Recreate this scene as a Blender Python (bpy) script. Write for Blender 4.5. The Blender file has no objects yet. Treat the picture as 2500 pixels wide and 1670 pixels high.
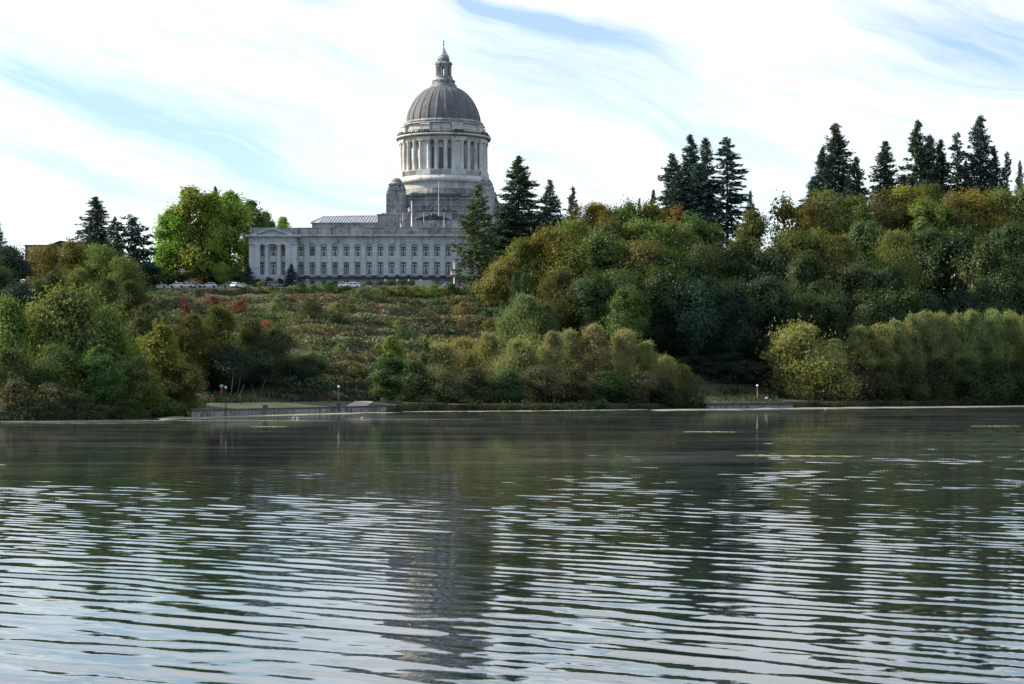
import bpy, math, random
import numpy as np
from mathutils import Vector

scn = bpy.context.scene
COL = scn.collection
R = math.radians
FPX, CX, HY, CAMZ = 4861.0, 1250.0, 945.0, 5.0     # focal length, centre and horizon in photograph pixels

# ------------------------------------------------------------------ camera
cam = bpy.data.cameras.new("camera")
cam.sensor_width = 36.0
cam.lens = 36.0 * FPX / 2500.0
cam.shift_y = (HY - 835.0) / 2500.0
cam.clip_start, cam.clip_end = 0.5, 20000.0
co = bpy.data.objects.new("camera", cam)
co.location = (0, 0, CAMZ)
co.rotation_euler = (R(90), 0, 0)
COL.objects.link(co)
scn.camera = co

# ------------------------------------------------------------------ exposure, sampling
scn.view_settings.view_transform = 'Standard'
scn.view_settings.look = 'None'
scn.view_settings.exposure = 1.0
scn.view_settings.gamma = 1.0
scn.view_settings.use_curve_mapping = False
scn.cycles.use_denoising = True
scn.cycles.max_bounces = 6
scn.cycles.diffuse_bounces = 3
scn.cycles.glossy_bounces = 3
scn.cycles.transmission_bounces = 3
scn.cycles.transparent_max_bounces = 4
scn.cycles.sample_clamp_indirect = 4.0

# ------------------------------------------------------------------ sun and sky
SUN_AZ, SUN_EL = -78.0, 31.0                       # degrees from the view direction (+Y), negative = left
sd = Vector((math.sin(R(SUN_AZ)) * math.cos(R(SUN_EL)), math.cos(R(SUN_AZ)) * math.cos(R(SUN_EL)), math.sin(R(SUN_EL))))
sl = bpy.data.lights.new("sun", 'SUN')
sl.energy = 5.0
sl.angle = R(0.5)
sl.color = (1.0, 0.90, 0.76)
so = bpy.data.objects.new("sun", sl)
so.rotation_euler = sd.to_track_quat('Z', 'Y').to_euler()
so.location = (-300, 300, 300)
COL.objects.link(so)


class NT:
    """small node-tree writer"""
    def __init__(self, tree):
        self.t = tree
        self.t.nodes.clear()

    def n(self, kind, **kw):
        nd = self.t.nodes.new(kind)
        for k, v in kw.items():
            setattr(nd, k, v)
        return nd

    def put(self, sock, v):
        if v is None:
            return
        if hasattr(v, 'is_linked'):
            self.t.links.new(v, sock)
        else:
            sock.default_value = v

    def m(self, op, a, b=None, c=None, clamp=False):
        nd = self.n('ShaderNodeMath', operation=op, use_clamp=clamp)
        for i, v in enumerate((a, b, c)):
            if v is not None:
                self.put(nd.inputs[i], v)
        return nd.outputs[0]

    def mix(self, f, a, b, mode='MIX'):
        nd = self.n('ShaderNodeMix', data_type='RGBA', blend_type=mode)
        self.put(nd.inputs[0], f)
        self.put(nd.inputs[6], a if hasattr(a, 'is_linked') else (*a, 1) if len(a) == 3 else a)
        self.put(nd.inputs[7], b if hasattr(b, 'is_linked') else (*b, 1) if len(b) == 3 else b)
        return nd.outputs[2]

    def noise(self, vec, scale, detail=4, rough=0.55, dist=0.0):
        nd = self.n('ShaderNodeTexNoise')
        self.put(nd.inputs['Vector'], vec)
        nd.inputs['Scale'].default_value = scale
        nd.inputs['Detail'].default_value = detail
        nd.inputs['Roughness'].default_value = rough
        nd.inputs['Distortion'].default_value = dist
        return nd.outputs[0]

    def xyz(self, x, y, z):
        nd = self.n('ShaderNodeCombineXYZ')
        for i, v in enumerate((x, y, z)):
            self.put(nd.inputs[i], v)
        return nd.outputs[0]

    def sep(self, v):
        nd = self.n('ShaderNodeSeparateXYZ')
        self.put(nd.inputs[0], v)
        return nd.outputs

    def mapping(self, vec, scale=(1, 1, 1), rot=(0, 0, 0), loc=(0, 0, 0)):
        nd = self.n('ShaderNodeMapping')
        self.put(nd.inputs[0], vec)
        nd.inputs['Location'].default_value = loc
        nd.inputs['Rotation'].default_value = rot
        nd.inputs['Scale'].default_value = scale
        return nd.outputs[0]

    def smooth(self, v, a, b, lo=0.0, hi=1.0):
        nd = self.n('ShaderNodeMapRange', interpolation_type='SMOOTHSTEP')
        self.put(nd.inputs[0], v)
        for i, q in enumerate((a, b, lo, hi)):
            nd.inputs[i + 1].default_value = q
        return nd.outputs[0]


world = bpy.data.worlds.new("World")
scn.world = world
world.use_nodes = True
w = NT(world.node_tree)
dirv = w.n('ShaderNodeTexCoord').outputs['Generated']
dx, dy, dz = w.sep(dirv)
sky = w.n('ShaderNodeTexSky', sky_type='NISHITA')
sky.sun_disc = False
sky.sun_elevation = R(SUN_EL)
sky.sun_rotation = R(SUN_AZ)
sky.altitude = 20
sky.air_density = 1.0
sky.dust_density = 0.1
sky.ozone_density = 1.6
az = w.m('ARCTAN2', dx, dy)                         # bearing and height of the sky direction
el = w.m('ARCSINE', dz)
warp = w.noise(w.xyz(w.m('MULTIPLY', az, 5.0), w.m('MULTIPLY', el, 9.0), 3.1), 1.6, 3, 0.5)
wv = w.m('SUBTRACT', warp, 0.5)
el2 = w.m('ADD', el, w.m('MULTIPLY', wv, 0.028))
az2 = w.m('ADD', az, w.m('MULTIPLY', wv, 0.05))
pp = w.m('SUBTRACT', w.m('MULTIPLY', az2, 0.955), w.m('MULTIPLY', el2, 0.295))   # along the streaks (down to the right)
qq = w.m('ADD', w.m('MULTIPLY', az2, 0.295), w.m('MULTIPLY', el2, 0.955))        # across them
st = w.noise(w.xyz(w.m('MULTIPLY', pp, 5.0), w.m('MULTIPLY', qq, 36.0), 0.0), 1.0, 7, 0.62, 0.25)
fine = w.noise(w.xyz(w.m('MULTIPLY', pp, 16.0), w.m('MULTIPLY', qq, 170.0), 5.0), 1.0, 6, 0.65, 0.3)


def gap(px, py, lx, ly, depth):
    """a patch of thinner cloud, lengthwise along the streaks; centre and half sizes in photograph pixels"""
    a, e = (px - CX) / FPX, (HY - py) / FPX
    p0, q0 = a * 0.955 - e * 0.295, a * 0.295 + e * 0.955
    u = w.m('DIVIDE', w.m('SUBTRACT', pp, p0), lx / FPX)
    v = w.m('DIVIDE', w.m('SUBTRACT', qq, q0), ly / FPX)
    r2 = w.m('ADD', w.m('MULTIPLY', u, u), w.m('MULTIPLY', v, v))
    return w.m('MULTIPLY', w.m('EXPONENT', w.m('MULTIPLY', r2, -1.0)), depth)


cover = w.m('ADD', 0.52, w.m('ADD', w.m('MULTIPLY', w.m('SUBTRACT', st, 0.5), 1.4), w.m('MULTIPLY', w.m('SUBTRACT', fine, 0.5), 0.65)))
for g in ((1330, 72, 260, 40, 0.62), (1080, 14, 260, 26, 0.5), (640, 10, 170, 26, 0.6), (430, 290, 400, 70, 0.46),
          (640, 410, 340, 50, 0.4), (2440, 120, 300, 85, 0.5), (2120, 70, 300, 30, 0.35), (130, 225, 260, 28, 0.42), (1700, 330, 420, 40, 0.15),
          (220, 430, 260, 26, 0.25), (1560, 150, 170, 22, 0.2)):
    cover = w.m('SUBTRACT', cover, gap(*g))
cover = w.m('ADD', cover, w.m('ADD', w.smooth(el, 0.09, 0.0, 0.0, 0.22), w.smooth(el, 0.15, 0.24, 0.0, 0.35)))
cover = w.m('MULTIPLY', cover, w.smooth(dy, -0.5, 0.6, 0.45, 1.0))
cover = w.m('ADD', w.m('MULTIPLY', w.m('MULTIPLY', cover, 1.0, clamp=True), 0.84), 0.16)
cs = w.m('ADD', w.m('ADD', w.m('MULTIPLY', dx, sd.x), w.m('MULTIPLY', dy, sd.y)), w.m('MULTIPLY', dz, sd.z))
glow = w.m('POWER', w.m('MAXIMUM', cs, 0.0), 3.0)    # thin cloud is brightest round the sun
lum = w.m('ADD', 0.70, w.m('MULTIPLY', glow, 0.38))
cloud = w.mix(w.smooth(dy, -0.4, 0.5), (0.70, 0.86, 1.12), (1.0, 1.0, 1.0))
cl = w.n('ShaderNodeVectorMath', operation='SCALE')
w.put(cl.inputs[0], cloud)
w.put(cl.inputs['Scale'], lum)
sk = w.n('ShaderNodeVectorMath', operation='SCALE')
w.put(sk.inputs[0], w.mix(1.0, sky.outputs[0], (0.84, 0.98, 1.06), 'MULTIPLY'))
sk.inputs['Scale'].default_value = 0.080
tot = w.mix(cover, sk.outputs[0], cl.outputs[0])
bg = w.n('ShaderNodeBackground')
w.put(bg.inputs[0], tot)
bg.inputs[1].default_value = 1.0
wo = w.n('ShaderNodeOutputWorld')
w.put(wo.inputs[0], bg.outputs[0])

# ------------------------------------------------------------------ helpers


def at(px, py, Y):
    return Vector(((px - CX) / FPX * Y, Y, CAMZ + (HY - py) / FPX * Y))


def tag(o, label=None, cat=None, group=None, kind=None):
    if label:
        o['label'] = label
    if cat:
        o['category'] = cat
    if group:
        o['group'] = group
    if kind:
        o['kind'] = kind
    return o


def empty(name, loc=(0, 0, 0), rz=0.0):
    o = bpy.data.objects.new(name, None)
    o.location = loc
    o.rotation_euler = (0, 0, rz)
    o.empty_display_size = 0.5
    COL.objects.link(o)
    return o


def link(name, me, mat=None, parent=None):
    if mat is not None and not me.materials:
        me.materials.append(mat)
    o = bpy.data.objects.new(name, me)
    COL.objects.link(o)
    if parent is not None:
        o.parent = parent
    return o


def copy_tree(o, parent=None):
    c = o.copy()
    COL.objects.link(c)
    c.parent = parent
    for ch in list(o.children):
        copy_tree(ch, c)
    return c


class MB:
    """collects shapes into one mesh"""
    def __init__(self):
        self.v, self.f, self.s = [], [], []

    def add(self, vs, fs, smooth=False):
        b = len(self.v)
        self.v += [tuple(p) for p in vs]
        self.f += [tuple(i + b for i in f) for f in fs]
        self.s += [smooth] * len(fs)
        return self

    def box(self, x0, x1, y0, y1, z0, z1):
        vs = [(x, y, z) for z in (z0, z1) for y in (y0, y1) for x in (x0, x1)]
        return self.add(vs, [(0, 2, 3, 1), (4, 5, 7, 6), (0, 1, 5, 4), (2, 6, 7, 3), (0, 4, 6, 2), (1, 3, 7, 5)])

    def boxr(self, c, ang, lx, ly, z0, z1):
        """box centred at c (x, y), turned by ang"""
        ca, sa = math.cos(ang), math.sin(ang)
        vs = []
        for z in (z0, z1):
            for y in (-ly / 2, ly / 2):
                for x in (-lx / 2, lx / 2):
                    vs.append((c[0] + x * ca - y * sa, c[1] + x * sa + y * ca, z))
        return self.add(vs, [(0, 2, 3, 1), (4, 5, 7, 6), (0, 1, 5, 4), (2, 6, 7, 3), (0, 4, 6, 2), (1, 3, 7, 5)])

    def prism(self, poly, y0, y1):
        """polygon in x-z pulled along y"""
        n = len(poly)
        vs = [(x, y0, z) for x, z in poly] + [(x, y1, z) for x, z in poly]
        fs = [tuple(range(n)), tuple(range(2 * n - 1, n - 1, -1))]
        fs += [(i, i + n, (i + 1) % n + n, (i + 1) % n) for i in range(n)]
        return self.add(vs, fs)

    def lathe(self, prof, n=48, c=(0, 0), rfun=None, cap=True, smooth=True):
        vs, fs = [], []
        for r, z in prof:
            for k in range(n):
                a = 2 * math.pi * k / n
                rr = r if rfun is None else rfun(r, z, a)
                vs.append((c[0] + rr * math.cos(a), c[1] + rr * math.sin(a), z))
        for i in range(len(prof) - 1):
            for k in range(n):
                k2 = (k + 1) % n
                fs.append((i * n + k, i * n + k2, (i + 1) * n + k2, (i + 1) * n + k))
        if cap:
            fs.append(tuple(range(n - 1, -1, -1)))
            fs.append(tuple((len(prof) - 1) * n + k for k in range(n)))
        return self.add(vs, fs, smooth)

    def tube(self, pts, rad, n=6):
        pts = [Vector(p) for p in pts]
        vs, fs = [], []
        for i, p in enumerate(pts):
            d = (pts[min(i + 1, len(pts) - 1)] - pts[max(i - 1, 0)]).normalized()
            a = d.orthogonal().normalized()
            b = d.cross(a)
            r = rad[i] if isinstance(rad, (list, tuple)) else rad
            for k in range(n):
                t = 2 * math.pi * k / n
                vs.append(p + a * (r * math.cos(t)) + b * (r * math.sin(t)))
        for i in range(len(pts) - 1):
            for k in range(n):
                k2 = (k + 1) % n
                fs.append((i * n + k, i * n + k2, (i + 1) * n + k2, (i + 1) * n + k))
        fs.append(tuple(range(n - 1, -1, -1)))
        fs.append(tuple((len(pts) - 1) * n + k for k in range(n)))
        return self.add(vs, fs, True)

    def ball(self, c, r, n=12, sx=1, sy=1, sz=1):
        m = max(4, n // 2)
        vs, fs = [], []
        for i in range(m + 1):
            t = math.pi * i / m
            for k in range(n):
                a = 2 * math.pi * k / n
                vs.append((c[0] + sx * r * math.sin(t) * math.cos(a), c[1] + sy * r * math.sin(t) * math.sin(a), c[2] - sz * r * math.cos(t)))
        for i in range(m):
            for k in range(n):
                k2 = (k + 1) % n
                fs.append((i * n + k, i * n + k2, (i + 1) * n + k2, (i + 1) * n + k))
        return self.add(vs, fs, True)

    def mesh(self, name):
        me = bpy.data.meshes.new(name)
        me.from_pydata(self.v, [], self.f)
        me.polygons.foreach_set('use_smooth', self.s)
        me.update()
        return me

    def build(self, name, mat, parent=None):
        return link(name, self.mesh(name), mat, parent)


# ------------------------------------------------------------------ materials


def new_mat(name):
    m = bpy.data.materials.new(name)
    m.use_nodes = True
    return m, NT(m.node_tree)


def finish(nt, surf, disp=None):
    o = nt.n('ShaderNodeOutputMaterial')
    nt.put(o.inputs[0], surf)


def principled(nt, col, rough=0.7, spec=0.3, metal=0.0, normal=None):
    p = nt.n('ShaderNodeBsdfPrincipled')
    nt.put(p.inputs['Base Color'], col if hasattr(col, 'is_linked') else (*col, 1))
    nt.put(p.inputs['Roughness'], rough)
    p.inputs['Specular IOR Level'].default_value = spec
    p.inputs['Metallic'].default_value = metal
    if normal is not None:
        nt.put(p.inputs['Normal'], normal)
    return p.outputs[0]


def plain(name, col, rough=0.6, spec=0.3, metal=0.0, var=0.15, scale=3.0):
    m, nt = new_mat(name)
    pos = nt.n('ShaderNodeTexCoord').outputs['Object']
    nz = nt.noise(pos, scale, 4, 0.6)
    c = nt.mix(nt.smooth(nz, 0.3, 0.7), tuple(x * (1 - var) for x in col), tuple(min(1, x * (1 + var)) for x in col))
    finish(nt, principled(nt, c, rough, spec, metal))
    return m


def stone(name, base, dark, amt, block=(2.2, 0.95), streak=1.0):
    """ashlar: slightly different blocks, joints, and weather stains running down"""
    m, nt = new_mat(name)
    pos = nt.n('ShaderNodeTexCoord').outputs['Object']
    x, y, z = nt.sep(pos)
    br = nt.n('ShaderNodeTexBrick')
    nt.put(br.inputs['Vector'], nt.xyz(nt.m('ADD', x, nt.m('MULTIPLY', y, 0.83)), z, 0.0))
    br.inputs['Color1'].default_value = (0.86, 0.86, 0.86, 1)
    br.inputs['Color2'].default_value = (1.1, 1.09, 1.06, 1)
    br.inputs['Mortar'].default_value = (0.62, 0.62, 0.63, 1)
    br.inputs['Scale'].default_value = 1.0
    br.inputs['Mortar Size'].default_value = 0.03
    br.inputs['Mortar Smooth'].default_value = 0.3
    br.inputs['Brick Width'].default_value = block[0]
    br.inputs['Row Height'].default_value = block[1]
    s1 = nt.noise(nt.mapping(pos, (0.9, 0.9, 0.10)), 1.0, 6, 0.65, 0.4)
    s2 = nt.noise(pos, 0.22, 5, 0.6)
    s3 = nt.noise(pos, 1.9, 4, 0.6)
    s = nt.m('ADD', nt.m('MULTIPLY', s1, 0.55 * streak), nt.m('ADD', nt.m('MULTIPLY', s2, 1.0 - 0.55 * streak), nt.m('MULTIPLY', nt.m('SUBTRACT', s3, 0.5), 0.35)))
    f = nt.smooth(s, 0.62 - amt * 0.4, 0.8 - amt * 0.3)
    c = nt.mix(f, base, dark)
    c = nt.mix(0.75, c, nt.mix(1.0, c, br.outputs[0], 'MULTIPLY'))
    finish(nt, principled(nt, c, 0.85, 0.2))
    return m


M = {}
M['stone'] = stone('sandstone_ashlar', (0.52, 0.515, 0.50), (0.30, 0.295, 0.285), 0.26)
M['stone_trim'] = stone('sandstone_trim', (0.48, 0.475, 0.46), (0.18, 0.178, 0.172), 0.42)
M['stone_worn'] = stone('sandstone_weathered', (0.36, 0.35, 0.325), (0.125, 0.125, 0.125), 0.66)
M['stone_roofline'] = stone('sandstone_streaked', (0.40, 0.39, 0.365), (0.15, 0.15, 0.15), 0.6)
M['stone_drum'] = stone('sandstone_pale', (0.49, 0.47, 0.435), (0.20, 0.195, 0.18), 0.36)
M['dark_stone'] = stone('sandstone_blackened', (0.11, 0.11, 0.105), (0.035, 0.036, 0.038), 0.6)
M['concrete'] = stone('lake_wall_concrete', (0.25, 0.24, 0.225), (0.075, 0.07, 0.062), 0.55, (6.2, 5.0), 1.0)
M['cap'] = plain('wall_cap_dark', (0.075, 0.07, 0.075), 0.9, 0.1, 0, 0.3, 1.2)
M['frame'] = plain('window_frame_dark', (0.018, 0.02, 0.024), 0.5)
M['curtain_and_sheen'] = plain('curtain_cream', (0.55, 0.52, 0.44), 0.9, 0.1)
M['blind'] = plain('blind_beige', (0.28, 0.265, 0.235), 0.9, 0.1)
M['metal_roof'] = plain('roof_standing_seam', (0.27, 0.30, 0.335), 0.45, 0.4, 0.2, 0.25, 0.6)
M['white_metal'] = plain('white_paint', (0.72, 0.72, 0.72), 0.4)
M['grey_metal'] = plain('grey_paint', (0.32, 0.33, 0.35), 0.5)
M['black_metal'] = plain('black_paint', (0.018, 0.02, 0.024), 0.5)
M['rust_red'] = plain('red_paint', (0.30, 0.035, 0.04), 0.6)
M['wood'] = plain('weathered_wood', (0.16, 0.10, 0.06), 0.9, 0.1, 0, 0.3, 6)
M['globe'] = plain('lamp_globe_white', (0.78, 0.78, 0.78), 0.25, 0.5, 0, 0.03)
M['board'] = plain('board_grey', (0.36, 0.38, 0.37), 0.7)
M['roof_dark'] = plain('roof_dark_shingle', (0.035, 0.028, 0.03), 0.8)
M['brick'] = plain('brick_brown', (0.20, 0.16, 0.13), 0.9, 0.1, 0, 0.25, 2)
M['tyre'] = plain('tyre_rubber', (0.02, 0.02, 0.02), 0.9)
M['asphalt'] = plain('asphalt', (0.10, 0.10, 0.105), 0.9, 0.2, 0, 0.2, 1.5)
M['path'] = plain('path_gravel', (0.30, 0.25, 0.20), 0.95, 0.1, 0, 0.15, 2)
M['kerb'] = plain('kerb_concrete', (0.46, 0.46, 0.47), 0.9, 0.1, 0, 0.1, 1.2)
M['planter'] = plain('planter_concrete', (0.40, 0.37, 0.33), 0.9, 0.1, 0, 0.12, 1.2)
M['feather'] = plain('white_feathers', (0.80, 0.80, 0.78), 0.8)
M['beak'] = plain('beak_yellow', (0.45, 0.25, 0.03), 0.5)


def glass(name, col, rough=0.06):
    m, nt = new_mat(name)
    finish(nt, principled(nt, col, rough, 0.6))
    return m


M['glass'] = glass('window_glass', (0.03, 0.034, 0.04))
M['car_glass'] = glass('car_glass', (0.015, 0.018, 0.02))


def leaf_material(name, translucency=0.36, gloss=0.012):
    """per-object colour, per-leaf brightness, and a share of clumps already turned to autumn ochre (the object's alpha)"""
    m, nt = new_mat(name)
    oi = nt.n('ShaderNodeObjectInfo')
    a = nt.n('ShaderNodeAttribute', attribute_name='leaf')
    r, g, b = nt.sep(a.outputs['Vector'])
    turned = nt.m('SUBTRACT', oi.outputs['Alpha'], g)
    turned = nt.m('MULTIPLY', turned, 3.5, clamp=True)
    c = nt.mix(turned, oi.outputs['Color'], (0.185, 0.178, 0.032))
    c = nt.mix(nt.smooth(b, 0.55, 1.0, 0.0, 0.4), c, nt.mix(1.0, c, (1.35, 1.15, 0.8), 'MULTIPLY'))
    br = nt.m('ADD', 0.76, nt.m('MULTIPLY', r, 0.48))
    v = nt.n('ShaderNodeVectorMath', operation='SCALE')
    nt.put(v.inputs[0], c)
    nt.put(v.inputs['Scale'], br)
    d = nt.n('ShaderNodeBsdfDiffuse')
    nt.put(d.inputs[0], v.outputs[0])
    t = nt.n('ShaderNodeBsdfTranslucent')
    nt.put(t.inputs[0], nt.mix(1.0, v.outputs[0], (1.15, 1.2, 0.7), 'MULTIPLY'))
    mx = nt.n('ShaderNodeMixShader')
    mx.inputs[0].default_value = translucency
    nt.put(mx.inputs[1], d.outputs[0])
    nt.put(mx.inputs[2], t.outputs[0])
    gl = nt.n('ShaderNodeBsdfGlossy')
    gl.inputs['Roughness'].default_value = 0.5
    gl.inputs['Color'].default_value = (0.8, 0.85, 0.9, 1)
    m2 = nt.n('ShaderNodeMixShader')
    m2.inputs[0].default_value = gloss
    nt.put(m2.inputs[1], mx.outputs[0])
    nt.put(m2.inputs[2], gl.outputs[0])
    finish(nt, m2.outputs[0])
    return m


M['leaf'] = leaf_material('leaves')
M['needle'] = leaf_material('needles', 0.12, 0.02)


def bark(name, col):
    m, nt = new_mat(name)
    pos = nt.n('ShaderNodeTexCoord').outputs['Object']
    nz = nt.noise(nt.mapping(pos, (30, 30, 4)), 1.0, 4, 0.6)
    finish(nt, principled(nt, nt.mix(nz, tuple(c * 0.5 for c in col), tuple(c * 1.4 for c in col)), 0.9, 0.1))
    return m


M['bark'] = bark('bark_brown', (0.085, 0.07, 0.055))
M['bark_pale'] = bark('bark_pale', (0.115, 0.105, 0.092))


def scrub_material():
    """ground-cover leaves carry their own colour"""
    m, nt = new_mat('ground_cover')
    a = nt.n('ShaderNodeAttribute', attribute_name='tint')
    d = nt.n('ShaderNodeBsdfDiffuse')
    nt.put(d.inputs[0], a.outputs['Color'])
    t = nt.n('ShaderNodeBsdfTranslucent')
    nt.put(t.inputs[0], a.outputs['Color'])
    mx = nt.n('ShaderNodeMixShader')
    mx.inputs[0].default_value = 0.25
    nt.put(mx.inputs[1], d.outputs[0])
    nt.put(mx.inputs[2], t.outputs[0])
    finish(nt, mx.outputs[0])
    return m


M['scrub'] = scrub_material()

# ------------------------------------------------------------------ the land
SHORE = [(-400, 280), (-150, 292), (-78, 304), (-64, 310), (-53.5, 333), (-56.5, 345), (-57.5, 363), (-24.6, 412), (4.4, 425), (22.7, 442), (43, 467), (68, 486), (142, 552), (260, 650), (520, 800)]
SHORE = sorted(SHORE)
_sx = np.array([p[0] for p in SHORE], float)
_sy = np.array([p[1] for p in SHORE], float)


def yshore(X):
    return np.interp(X, _sx, _sy)


def ysoft(X):
    X = np.asarray(X, float)
    return sum(np.interp(X + d, _sx, _sy) for d in (-45, -30, -15, 0, 15, 30, 45)) / 7.0


def yedge(X):
    """where the bluff levels off"""
    X = np.asarray(X, float)
    return 562.0 + np.maximum(0, X - 10) * 0.62 + np.maximum(0, -X - 120) * 0.1


def ground(X, Y):
    X = np.asarray(X, float)
    Y = np.asarray(Y, float)
    ys = yshore(X)
    ye = np.maximum(yedge(X), ys + 85)
    t = Y - ys
    z = np.where(t < 0.6, -1.2 + 2.4 * np.clip((t + 0.2) / 0.8, 0, 1), 1.2 + 0.9 * np.clip((t - 0.6) / 24.0, 0, 1))
    foot = np.maximum(ysoft(X), ys) + 26.0
    u = np.clip((Y - foot) / (ye - foot), 0, 1)
    wob = 0.012 * np.sin(X * 0.11 + 1.3) + 0.008 * np.sin(X * 0.27)
    uu = np.clip(u + wob * np.sin(np.pi * u), 0, 1)
    n = 9.0
    step = (np.floor(uu * n) + np.clip((uu * n - np.floor(uu * n) - 0.35) / 0.65, 0, 1) ** 1.0) / n     # benches
    z = z + 30.7 * (0.35 * uu + 0.65 * step)
    z = z + np.clip((Y - ye) * 0.072, 0, 2.7)
    return z


def gz(X, Y):
    return float(ground(X, Y))


def grid_mesh(name, P):
    """P: (rows, cols, 3)"""
    nr, nc = P.shape[:2]
    me = bpy.data.meshes.new(name)
    idx = np.arange(nr * nc).reshape(nr, nc)
    q = np.stack([idx[:-1, :-1], idx[:-1, 1:], idx[1:, 1:], idx[1:, :-1]], -1).reshape(-1, 4)
    me.vertices.add(nr * nc)
    me.vertices.foreach_set('co', P.reshape(-1).astype(np.float32))
    me.loops.add(q.size)
    me.loops.foreach_set('vertex_index', q.reshape(-1).astype(np.int32))
    me.polygons.add(len(q))
    me.polygons.foreach_set('loop_start', (np.arange(len(q)) * 4).astype(np.int32))
    me.polygons.foreach_set('use_smooth', np.ones(len(q), bool))
    me.update(calc_edges=True)
    return me


tv = np.concatenate([[-60, -6, -0.2, 0.2, 0.6, 3, 8, 14, 20, 26], np.linspace(28, 300, 110), [330, 400, 600, 1200, 4000]])
xv = np.concatenate([[-6000, -2500, -900, -420], np.linspace(-260, 330, 150), [450, 900, 2500, 6000]])
XX, TT = np.meshgrid(xv, tv)
YY = yshore(XX) + TT
PG = np.stack([XX, YY, ground(XX, YY)], -1)
m, nt = new_mat('hillside_soil')
pos = nt.n('ShaderNodeTexCoord').outputs['Object']
n1 = nt.noise(pos, 0.11, 5, 0.6)
n2 = nt.noise(pos, 0.9, 4, 0.65)
c = nt.mix(nt.smooth(n1, 0.35, 0.65), (0.024, 0.03, 0.014), (0.046, 0.044, 0.024))
c = nt.mix(nt.smooth(n2, 0.45, 0.7, 0, 0.7), c, (0.05, 0.055, 0.02))
finish(nt, principled(nt, c, 0.95, 0.1))
M['soil'] = m
tag(link('terrain', grid_mesh('terrain', PG), M['soil']), kind='structure')

m, nt = new_mat('lawn_grass')
pos = nt.n('ShaderNodeTexCoord').outputs['Object']
n1 = nt.noise(nt.mapping(pos, (0.15, 0.6, 1)), 1.0, 5, 0.6)
c = nt.mix(nt.smooth(n1, 0.35, 0.65), (0.032, 0.046, 0.022), (0.062, 0.08, 0.048))
finish(nt, principled(nt, c, 0.95, 0.1))
M['lawn'] = m


def sheet(name, x0, x1, t0, t1, mat, lift=0.03, nx=40, ntt=8, shore=True, kind='structure'):
    xs = np.linspace(x0, x1, nx)
    ts = np.linspace(t0, t1, ntt)
    A, B = np.meshgrid(xs, ts)
    Yv = (yshore(A) if shore else 0) + B
    return tag(link(name, grid_mesh(name, np.stack([A, Yv, ground(A, Yv) + lift], -1)), mat), kind=kind)


sheet('lawn', -57, -22, 0.7, 25, M['lawn'])
sheet('lawn', 41, 72, 1.0, 30, M['lawn'])
sheet('path', -32.6, -29.2, 0.75, 22, M['path'], 0.05, 8, 8)
sheet('road', -128, -14, 572, 584, M['asphalt'], 0.05, 60, 6, False)

# ------------------------------------------------------------------ the lake
rng = np.random.default_rng(11)
yr = [10.0]
while yr[-1] < 300:
    yr.append(yr[-1] * (1.003 if yr[-1] < 60 else 1.0017))
yr = np.array(yr + list(np.geomspace(340, 900, 30)))
uc = np.concatenate([-np.geomspace(3.0, 0.44, 24), np.linspace(-0.42, 0.42, 480), np.geomspace(0.44, 3.0, 24)])
U, YW = np.meshgrid(uc, yr)
XW = U * YW
ZW = np.zeros_like(XW)
NWAVE = 80
for i in range(NWAVE):
    lam = float(np.exp(rng.uniform(math.log(0.6), math.log(3.0))))
    th = R(38) + rng.normal(0, R(11))
    k = 2 * math.pi / lam
    slope = 0.0082 * (lam / 1.3) ** 0.15 * math.exp(-((math.log(lam / 1.05)) / 0.48) ** 2 * 0.5)
    a = slope / k
    damp = np.clip(lam / (np.where(YW < 60, 0.003, 0.0017) * YW * 3.2) - 0.6, 0, 1)
    ZW += a * damp * np.sin(k * (XW * math.sin(th) + YW * math.cos(th)) + rng.uniform(0, 6.283))
for i in range(14):                                 # a second, weaker train crossing it
    lam = float(np.exp(rng.uniform(math.log(1.1), math.log(2.6))))
    th = R(-12) + rng.normal(0, R(12))
    k = 2 * math.pi / lam
    damp = np.clip(lam / (np.where(YW < 60, 0.003, 0.0017) * YW * 3.2) - 0.6, 0, 1)
    ZW += 0.0022 / k * damp * np.sin(k * (XW * math.sin(th) + YW * math.cos(th)) + rng.uniform(0, 6.283))
for i in range(26):                                 # small wavelets near the viewer
    lam = float(np.exp(rng.uniform(math.log(0.34), math.log(0.75))))
    th = R(30) + rng.normal(0, R(26))
    k = 2 * math.pi / lam
    damp = np.clip(lam / (np.where(YW < 60, 0.003, 0.0017) * YW * 3.2) - 0.6, 0, 1)
    ZW += 0.0042 / k * damp * np.sin(k * (XW * math.sin(th) + YW * math.cos(th)) + rng.uniform(0, 6.283))
# gusts: where the ripples die away towards the sheltered far shore
lim = 124 + 160 * np.clip((XW / YW + 0.04) / 0.24, 0, 1) + 9 * np.sin(XW * 0.13 + YW * 0.05) + 7 * np.sin(XW * 0.31 - YW * 0.11)
amp = 1.0 / (1.0 + np.exp((YW - lim) / 20.0)) * (0.9 + 0.16 * np.sin(XW * 0.09 + YW * 0.17 + 1) + 0.14 * np.sin(XW * 0.21 - YW * 0.13)) + 0.05
amp *= np.clip((900 - YW) / 100, 0, 1)
amp *= 1 + 0.9 * np.clip((XW / YW - 0.02) / 0.2, 0, 1) * np.clip((YW - 90) / 90, 0, 1)
ZW *= amp * np.clip(0.62 + (YW - 30) / 110.0, 0.62, 1.0)
m, nt = new_mat('lake_water')
pos = nt.n('ShaderNodeTexCoord').outputs['Object']
px_, py_, pz_ = nt.sep(pos)
film = nt.noise(nt.mapping(pos, (0.03, 0.07, 1), (0, 0, R(9))), 1.0, 9, 0.72, 1.2)
spk = nt.noise(pos, 2.6, 3, 0.7)
farm = nt.smooth(py_, 62, 150)
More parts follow.
